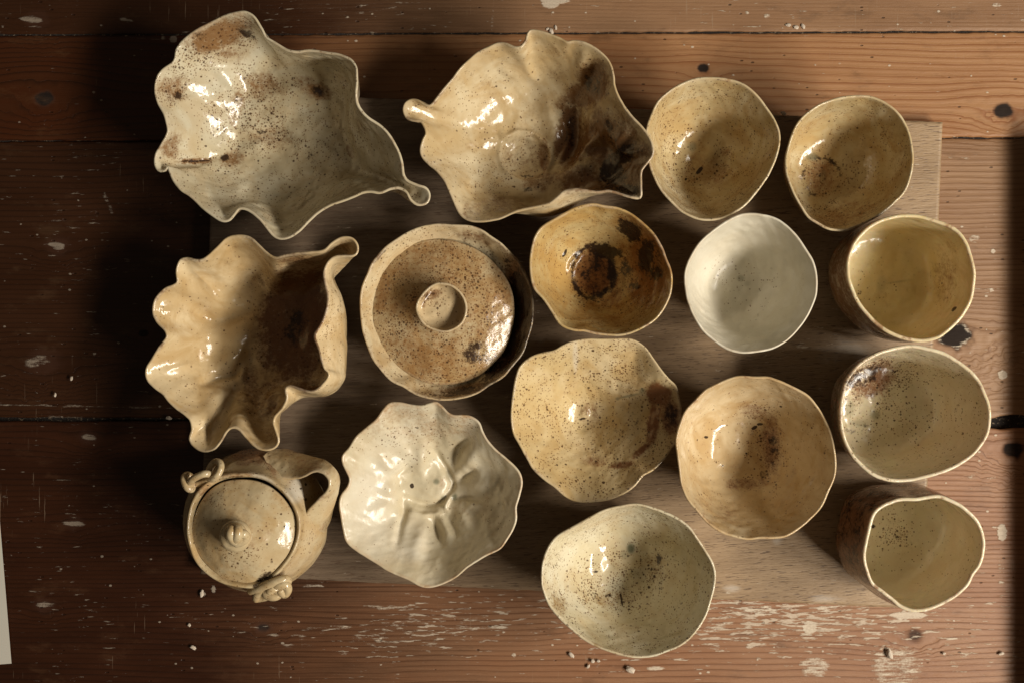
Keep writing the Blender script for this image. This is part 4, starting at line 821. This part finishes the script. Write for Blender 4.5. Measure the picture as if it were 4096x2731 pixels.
lid = dome(R4, 745, 745, [(700,200),(820,210),(940,245),(1050,300),(1140,370),(1220,460),(1280,560),(1310,660),(1320,760),(1310,870),(1280,990),(1230,1100),(1150,1190),(1060,1270),(950,1325),(830,1355),(700,1358),(580,1330),(470,1270),(360,1190),(270,1080),(220,980),(190,860),(182,740),(200,620),(240,510),(300,410),(380,320),(480,250),(590,210)],
           TH_B + 0.041, TH_B + 0.0565, gD, 'lid', dish, [('b', 650, 1150, 480, 260, .62), ('b', 450, 800, 300, 300, .5), ('b', 1050, 650, 300, 350, .38), ('b', 250, 600, 90, 300, .7), ('d', 1000, 1110, 170, 90, .55, -20), ('d', 900, 880, 130, 40, .35), ('d', 940, 815, 26, 10, .8), ('d', 700, 1300, 30, 14, .6), ('s', 700, 1150, 450, 250, 1.6), ('g', 480, 560, 160, 110, .12), ('d', 1100, 1150, 80, 60, .45)], (0.52, 0, 1.5), 41, power=2.2, wob=0.0022)
kb = shell([(740,560),(800,570),(860,610),(905,670),(925,740),(915,810),(880,870),(820,910),(760,925),(690,912),(620,880),(575,830),(550,760),(560,700),(600,640),(650,590),(700,563)],
      R4, 0.020, 'cup', gE, 'knob', lid, seed=33, nu=120, nt=40, outer_brown=0.3, zfloor=0.008, ztop=TH_B + 0.0545, mkbase=(0.06, 0, 0.4), foot=0.5, th=0.0022,
      patches=[('b', 660, 650, 110, 50, .8, -20), ('d', 640, 650, 80, 26, .5, -20), ('s', 740, 720, 150, 120, 1.3), ('b', 590, 700, 30, 80, .6)])

# ---------------------------------------------------------------- teapot
gT = glaze('glaze_teapot', (0.53, 0.435, 0.27), (0.46, 0.345, 0.19), seed=15, brown=(0.24, 0.11, 0.045), speck=0.7)
CW = p2w(680 + 675 * .4337, 1760 + 835 * .4337, TH_B + 0.100)[:2]
tea = empty('teapot', (float(CW[0]), float(CW[1]), TH_B), 'lidded teapot with coiled clay knob, twisted chain lugs and folded leaf spout', 'teapot')
def teapot_body():
    nu = 280
    rim = [(640,300),(760,300),(880,330),(980,390),(1080,480),(1150,580),(1195,690),(1205,800),(1185,930),(1130,1060),(1050,1170),(960,1265),(860,1330),(740,1365),(600,1350),(480,1320),(370,1260),(270,1170),(210,1080),(170,960),(150,840),(160,700),(190,580),(250,470),(330,390),(430,335),(530,308)]
    src = np.array([(R5[0] + x * R5[2], R5[1] + y * R5[2]) for x, y in rim])
    R = catmull(src, nu); ztop = TH_B + 0.100
    RW = p2w(R[:, 0], R[:, 1], np.full(nu, ztop) + 0.0012 * fbm(np.linspace(0, 9, nu) + 7, np.zeros(nu), 8, 2))
    c = RW[:, :2].mean(0); d = RW[:, :2] - c
    prof = [(0.90, -0.012), (0.905, -0.006), (0.93, -0.002), (0.96, 0.0002), (0.99, 0.0), (1.01, -0.003), (1.04, -0.010), (1.16, -0.026), (1.27, -0.045), (1.30, -0.060), (1.22, -0.080), (1.05, -0.095), (0.9, -0.0995), (0.3, -0.0995)]
    pf = catmull(np.array(prof) * np.array([0.05, 1]), 110, closed=False) / np.array([0.05, 1])
    # inside wall below the gallery
    G = []
    ang = np.arctan2(d[:, 1], d[:, 0]); rb = np.linalg.norm(d, axis=1).mean()
    circ = np.stack([np.cos(ang), np.sin(ang)], -1) * rb
    for s, z in pf:
        w = sstep(-0.03, -0.002, z)
        xy = c + s * (w * d + (1 - w) * circ)
        zz = RW[:, 2] + z
        G.append(np.concatenate([xy, zz[:, None]], -1))
    G = np.array(G)
    n = fbm(G[..., 0] * 45 + 60 + G[..., 2] * 25, G[..., 1] * 45 + 60 - G[..., 2] * 25, 77, 3)
    rad = (G[..., :2] - c); rl = np.linalg.norm(rad, axis=-1, keepdims=True)
    G[..., :2] += rad / rl * (0.0035 * n * sstep(-0.004, -0.03, G[..., 2] - ztop))[..., None]
    V = G.reshape(-1, 3)
    mk, mk2 = paint(V, [('b', 640, 320, 200, 40, .6), ('b', 300, 450, 120, 60, .6, -30), ('d', 560, 345, 180, 16, .5, -6), ('b', 250, 900, 120, 400, .12), ('p', 860, 370, 140, 50, .6, 25), ('b', 720, 150, 250, 110, .8), ('p', 1180, 450, 110, 130, .95), ('d', 1122, 360, 14, 10, 1.2), ('d', 1250, 408, 13, 16, 1.2), ('d', 1206, 446, 12, 12, 1.2), ('d', 1252, 545, 14, 18, 1.2), ('d', 860, 1300, 130, 30, .8, -30), ('b', 1350, 1100, 120, 200, .2), ('b', 180, 700, 60, 200, .3), ('b', 930, 230, 60, 120, .8, -30), ('d', 900, 250, 12, 90, .6, -28)], R5, (0.18, 0, 0.45))
    rimv = np.zeros(G.shape[:2]); rimv[18:34] = 0.35; mk2[:, 0] = rimv.ravel()
    mesh_from('body', V, grid_faces(G.shape[0], nu, True), gT, tea, tuple(tea["_w"]), {'mk': mk, 'mk2': mk2})
teapot_body()
tl = dome(R5, 640, 870, [(690,365),(800,380),(920,430),(1020,510),(1100,610),(1150,710),(1172,820),(1165,930),(1120,1050),(1050,1150),(960,1240),(850,1300),(740,1322),(620,1310),(500,1270),(400,1200),(300,1100),(240,1000),(205,890),(210,780),(240,660),(290,560),(370,460),(470,395),(580,368)],
          TH_B + 0.096, TH_B + 0.112, gT, 'lid', tea, [('b', 650, 1050, 300, 200, .32), ('b', 720, 970, 120, 60, .5), ('d', 880, 1270, 110, 50, .75, -30), ('d', 560, 1310, 200, 14, .6, 8), ('s', 700, 1100, 400, 250, 1.0), ('b', 650, 620, 250, 120, .18), ('d', 550, 1043, 20, 9, .7), ('d', 690, 1020, 16, 10, .8), ('s', 420, 560, 160, 120, .9), ('g', 420, 990, 22, 22, .35), ('b', 1000, 480, 150, 90, .25)], (0.16, 0, 0.45), 43, power=2.4, wob=0.002)
def z5(x, y, z): return p2w(R5[0] + x * R5[2], R5[1] + y * R5[2], TH_B + z)
def plain_attrs(V, b=0.15, s=0.3, seed=0):
    mk = np.zeros((len(V), 3)); mk[:, 0] = b; mk[:, 2] = s
    return {'mk': mk, 'mk2': np.zeros((len(V), 3))}
def circ5(cx, cy, r, z, a0=0, a1=360, n=14, zt=0.0, ry=None):
    out = []
    for a in np.linspace(a0, a1, n, endpoint=(a1 - a0) % 360 != 0):
        t = math.radians(a); out.append(z5(cx + r * math.cos(t), cy + (ry or r) * math.sin(t), z + zt * math.cos(t)))
    return out
# coiled knob on the lid: a rope of clay wound in a rosette with two strands crossing it
kparts = [tube(circ5(605, 880, 96, 0.119, 0, 360, 14), 0.0052, closed=True, ncirc=12, n=70),
          tube(circ5(600, 872, 74, 0.127, -200, 100, 12, 0.001), 0.0040, ncirc=12, n=60),
          tube([z5(610, 790, .128), z5(628, 830, .134), z5(622, 880, .134), z5(600, 930, .127)], 0.0042, ncirc=12, n=40),
          tube([z5(575, 800, .130), z5(562, 850, .134), z5(572, 900, .131), z5(620, 935, .127), z5(680, 915, .127), z5(700, 870, .128)], 0.0045, ncirc=12, n=50),
          tube([z5(640, 870, .131), z5(675, 860, .131), z5(700, 890, .128), z5(670, 940, .126)], 0.0040, ncirc=12, n=40),
          tube([z5(605, 880, .108), z5(605, 880, .115), z5(605, 880, .121)], 0.0085, ncirc=16, n=14)]
V, F = join(kparts)
mesh_from('knob', V, F, gT, tl, tuple(float(v) for v in z5(605, 880, .11)), plain_attrs(V, .12, .25))
# chain lug, three interlinked rings of clay
def link5(a, b, wid, za, zb, r=0.0034, tilt=0.0, n=16):
    ax, ay = a; bx, by = b; L = math.hypot(bx - ax, by - ay); ux, uy = (bx - ax) / L, (by - ay) / L
    P = []
    for k in range(n):
        t = 2 * math.pi * k / n
        c_, s_ = math.cos(t), math.sin(t)
        c_ = math.copysign(abs(c_) ** 0.8, c_)
        x = (ax + bx) / 2 + ux * c_ * L / 2 - uy * s_ * wid; y = (ay + by) / 2 + uy * c_ * L / 2 + ux * s_ * wid
        P.append(z5(x, y, (za + zb) / 2 + (zb - za) / 2 * c_ + tilt * s_))
    return tube(P, r, closed=True, ncirc=12, n=80)
for a, b, w_, za, zb, tl_ in (((150, 320), (200, 450), 38, .094, .097, 0.004), ((190, 400), (365, 320), 36, .098, .102, -0.006), ((370, 350), (450, 200), 46, .102, .100, 0.005)):
    V, F = link5(a, b, w_, za, zb, 0.0033, tl_)
    mesh_from('chain_link', V, F, gT, tea, tuple(float(v) for v in V.mean(0)), plain_attrs(V, .3, .5))
# knotted strands at the front
for pth, r in (([(725, 1390, .088), (800, 1370, .095), (900, 1330, .101), (1000, 1295, .102), (1070, 1280, .099), (1080, 1305, .094), (1000, 1335, .093)], .0042),
               ([(795, 1465, .086), (805, 1425, .092), (860, 1385, .095), (900, 1370, .094)], .0040),
               ([(800, 1460, .086), (870, 1448, .088), (920, 1430, .090)], .0036),
               ([(880, 1380, .094), (890, 1420, .096), (950, 1440, .097), (1000, 1420, .096), (985, 1375, .098), (940, 1370, .100), (915, 1400, .098)], .0042),
               ([(960, 1350, .098), (1010, 1330, .102), (1070, 1335, .101), (1085, 1375, .098), (1060, 1415, .095), (1030, 1400, .098), (1010, 1360, .100)], .0042)):
    V, F = tube([z5(*p) for p in pth], r, ncirc=12, n=60)
    mesh_from('clay_strand', V, F, gT, tea, tuple(float(v) for v in V.mean(0)), plain_attrs(V, .22, .5))
# folded leaf spout
def spout():
    U = [(952, 335, .083), (1020, 345, .084), (1100, 350, .086), (1180, 345, .089), (1240, 330, .092), (1310, 292, .095), (1380, 285, .097), (1445, 330, .098), (1468, 410, .098), (1435, 480, .096), (1370, 545, .092), (1300, 620, .088), (1250, 690, .084), (1222, 755, .081)]
    L = [(855, 150, .070), (930, 100, .058), (1020, 88, .048), (1110, 100, .044), (1200, 140, .042), (1290, 195, .042), (1380, 270, .044), (1450, 350, .046), (1485, 470, .046), (1490, 580, .044), (1478, 690, .044), (1445, 790, .048), (1395, 870, .056), (1310, 903, .066)]
    n, m = 120, 40
    Uc = catmull(np.array([z5(*p) for p in U]), n, closed=False); Lc = catmull(np.array([z5(*p) for p in L]), n, closed=False)
    t = np.linspace(0, 1, m)[:, None, None]
    G = Uc * (1 - t) + Lc * t
    cen = np.array([*z5(1000, 650, .06)])
    out = G - cen; out[..., 2] *= 0.2; out /= np.linalg.norm(out, axis=-1, keepdims=True)
    G = G + out * (0.010 * np.sin(np.pi * t ** 0.8) * np.sin(np.pi * np.linspace(0.04, 0.96, n))[None, :, None])
    rip = fbm(np.linspace(0, 14, n)[None, :] + 5 + 0 * t[..., 0], t[..., 0] * 3 + 5 + 0 * G[..., 0], 91, 3)
    G = G + out * (0.002 * rip)[..., None]
    du = np.gradient(G, axis=1); dv = np.gradient(G, axis=0); N = np.cross(du, dv); N /= np.maximum(np.linalg.norm(N, axis=-1, keepdims=True), 1e-9)
    sgn = np.sign((N * out).sum(-1).mean()); N *= sgn
    A = G + N * 0.0013; B = G - N * 0.0013
    G2 = np.concatenate([B[::-1], G[:1] + (G[0] - G[1])[None] / np.linalg.norm(G[0] - G[1], axis=-1, keepdims=True)[None] * 0.0013, A], 0)
    V = G2.reshape(-1, 3)
    a = plain_attrs(V, .15, .35)
    mk, mk2 = paint(V, [('b', 1200, 200, 250, 120, .4, 30), ('b', 1400, 800, 60, 120, .4), ('b', 1310, 880, 40, 60, .5), ('b', 880, 180, 60, 60, .5)], R5, (0.15, 0, 0.35))
    rv = np.zeros(G2.shape[:2]); rv[m - 2:m + 3] = 0.8; mk2[:, 0] = rv.ravel()
    mesh_from('spout', V, grid_faces(G2.shape[0], n, False), gT, tea, tuple(float(v) for v in V.mean(0)), {'mk': mk, 'mk2': mk2})
spout()

# ---------------------------------------------------------------- paper at the left
mp_, bp = new_mat('grey_paper')
pn = e_noise(e_coord(), 900, 3, 0.6)
link(e_mix(pn, (0.50, 0.47, 0.40), (0.60, 0.57, 0.50)), bp.inputs['Base Color']); bp.inputs['Roughness'].default_value = 0.8
link(e_bump(pn, 0.2, 0.0003), bp.inputs['Normal'])
A_, B_, C_, D_ = vw(-1, 1180, 0.001), vw(27, 1522, 0.001), vw(-190, 1540, 0.001), vw(-210, 1196, 0.001)
qa = []
for j in range(12):
    for i in range(8):
        s_, t_ = i / 7, j / 11
        p = (D_ * (1 - s_) + A_ * s_) * (1 - t_) + (C_ * (1 - s_) + B_ * s_) * t_
        p = p + np.array([0, 0, 0.0012 * (s_ * s_)]); qa.append(p)
qa = np.array(qa); qb = qa.copy(); qb[:, 2] -= 0.0005
Fp = np.concatenate([grid_faces(12, 8, False, flip=True), grid_faces(12, 8, False, base=96)])
idx = np.concatenate([np.arange(8), np.arange(15, 96, 8), np.arange(94, 87, -1), np.arange(80, 0, -8)])
k2 = np.roll(idx, -1)
Fp = np.concatenate([Fp, np.stack([idx, k2, k2 + 96, idx + 96], -1)])
tag(mesh_from('paper_sheet', np.concatenate([qa, qb]), Fp, mp_, None, tuple(float(v) for v in A_), smooth=False), 'corner of a grey sheet of paper at the left edge of the table', 'paper')

# ---------------------------------------------------------------- crumbs of dried clay
mcr, bc = new_mat('dry_clay')
cn = e_noise(e_coord(), 700, 3, 0.6)
link(e_mix(cn, (0.42, 0.34, 0.26), (0.66, 0.58, 0.48)), bc.inputs['Base Color']); bc.inputs['Roughness'].default_value = 0.9
link(e_bump(cn, 0.5, 0.0006), bc.inputs['Normal'])
rng = np.random.RandomState(5)
CR = [(808, 2370, 13, 'oval clay crumb on the table left of the teapot foot', 0), (774, 2587, 12, 'small clay crumb near the bottom edge, left of centre', 0), (758, 2497, 9, 'tiny clay flake on the red plank below the teapot', 0),
      (677, 1670, 12, 'clay crumb lodged in the joint left of the fluted bowl', 0), (222, 1578, 8, 'tiny clay crumb on the dark left side above the plank joint', 0), (287, 1512, 8, 'pale clay flake on the dark plank at far left', 0),
      (2286, 2617, 12, 'clay crumb below the peppered bowl, first from the left', 0), (2370, 2640, 12, 'clay crumb below the peppered bowl, left one of a close pair', 0), (2393, 2641, 9, 'smaller crumb of the close pair below the peppered bowl', 0),
      (2353, 2662, 9, 'faint clay crumb just under the close pair of crumbs', 0), (2521, 2674, 19, 'largest clay chip below the peppered bowl', 0), (3556, 2612, 20, 'tall clay chip on the red plank near the bottom right', 0),
      (3774, 2611, 9, 'round clay crumb right of the rusty knot', 0), (4003, 2611, 10, 'long clay crumb near the right shadow edge', 0),
      (2205, 128, 13, 'clay crumb at the plank joint above the wavy bowl', 0), (2222, 112, 9, 'small clay crumb above the plank joint by the wavy bowl', 0), (2190, 118, 8, 'tiny clay crumb left of the two by the wavy bowl', 0),
      (3153, 103, 11, 'clay curl on the top plank joint, left of three', 0), (3182, 111, 11, 'clay curl on the top plank joint, middle of three', 0), (3211, 107, 11, 'clay curl on the top plank joint, right of three', 0),
      (3132, 455, 12, 'white crumb on the upper edge of the board', TH_B)]
for (x, y, r, lab, z0) in CR:
    nu, nv = 10, 6
    c = p2w(x, y, z0); R_ = r * K * 0.78
    ang0 = rng.rand() * 6.28; el = 1 + 0.5 * rng.rand(); jag = 1 + 0.25 * (rng.rand(nv, nu) - 0.5) * 2
    V = []
    for j in range(nv):
        ph = math.pi * j / (nv - 1)
        for i in range(nu):
            t = 2 * math.pi * i / nu
            q = R_ * (jag[j, i] if 0 < j < nv - 1 else 1) * math.sin(ph)
            ex, ey = q * math.cos(t) * el, q * math.sin(t) * 0.8
            V.append((c[0] + ex * math.cos(ang0) - ey * math.sin(ang0), c[1] + ex * math.sin(ang0) + ey * math.cos(ang0), z0 + R_ * 0.55 + R_ * 0.6 * math.cos(ph) * (0.8 + 0.2 * jag[j, i])))
    tag(mesh_from('clay_crumb', np.array(V), grid_faces(nv, nu, True, flip=True), mcr, None, tuple(float(v) for v in (c[0], c[1], z0)), smooth=False), lab, 'clay crumb', 'crumbs of dry clay')

# ---------------------------------------------------------------- unseen crate added off the right side to cast a shadow strip
mb_, bb = new_mat('shadow_crate_wood')
cn = e_noise(e_map(e_coord(), (8, 8, 200)), 1, 3)
link(e_mix(cn, (0.05, 0.03, 0.02), (0.09, 0.055, 0.035)), bb.inputs['Base Color']); bb.inputs['Roughness'].default_value = 0.7
def boxV(x0, x1, y0, y1, z0, z1, b=0.0015):
    V = []
    for z, i in ((z0, 0), (z1 - b, 0), (z1, b)):
        V += [(x0 + i, y0 + i, z), (x1 - i, y0 + i, z), (x1 - i, y1 - i, z), (x0 + i, y1 - i, z)]
    V = np.array(V, float)
    F = np.concatenate([grid_faces(3, 4, True), [[8, 9, 10, 11]], [[3, 2, 1, 0]]])
    return V, F
CX, CY1, CH = 0.5322, 0.2027, 0.040
crate = empty('shadow_crate', (CX + 0.1, -0.05, 0), 'added dark crate, unseen beyond the right edge, casting the shadow strip', 'crate')
for nm, bx in (('side_panel', (CX, CX + 0.012, -0.62, CY1, 0.0008, CH)), ('side_panel', (CX + 0.20, CX + 0.212, -0.62, CY1, 0.0008, CH)), ('end_panel', (CX + 0.0125, CX + 0.1995, CY1 - 0.012, CY1, 0.0008, CH)), ('end_panel', (CX + 0.0125, CX + 0.1995, -0.62, -0.608, 0.0008, CH))):
    V, F = boxV(*bx)
    mesh_from(nm, V, F, mb_, crate, tuple(float(v) for v in V.mean(0)), smooth=False)

for o in bpy.data.objects:
    if "_w" in o: del o["_w"]
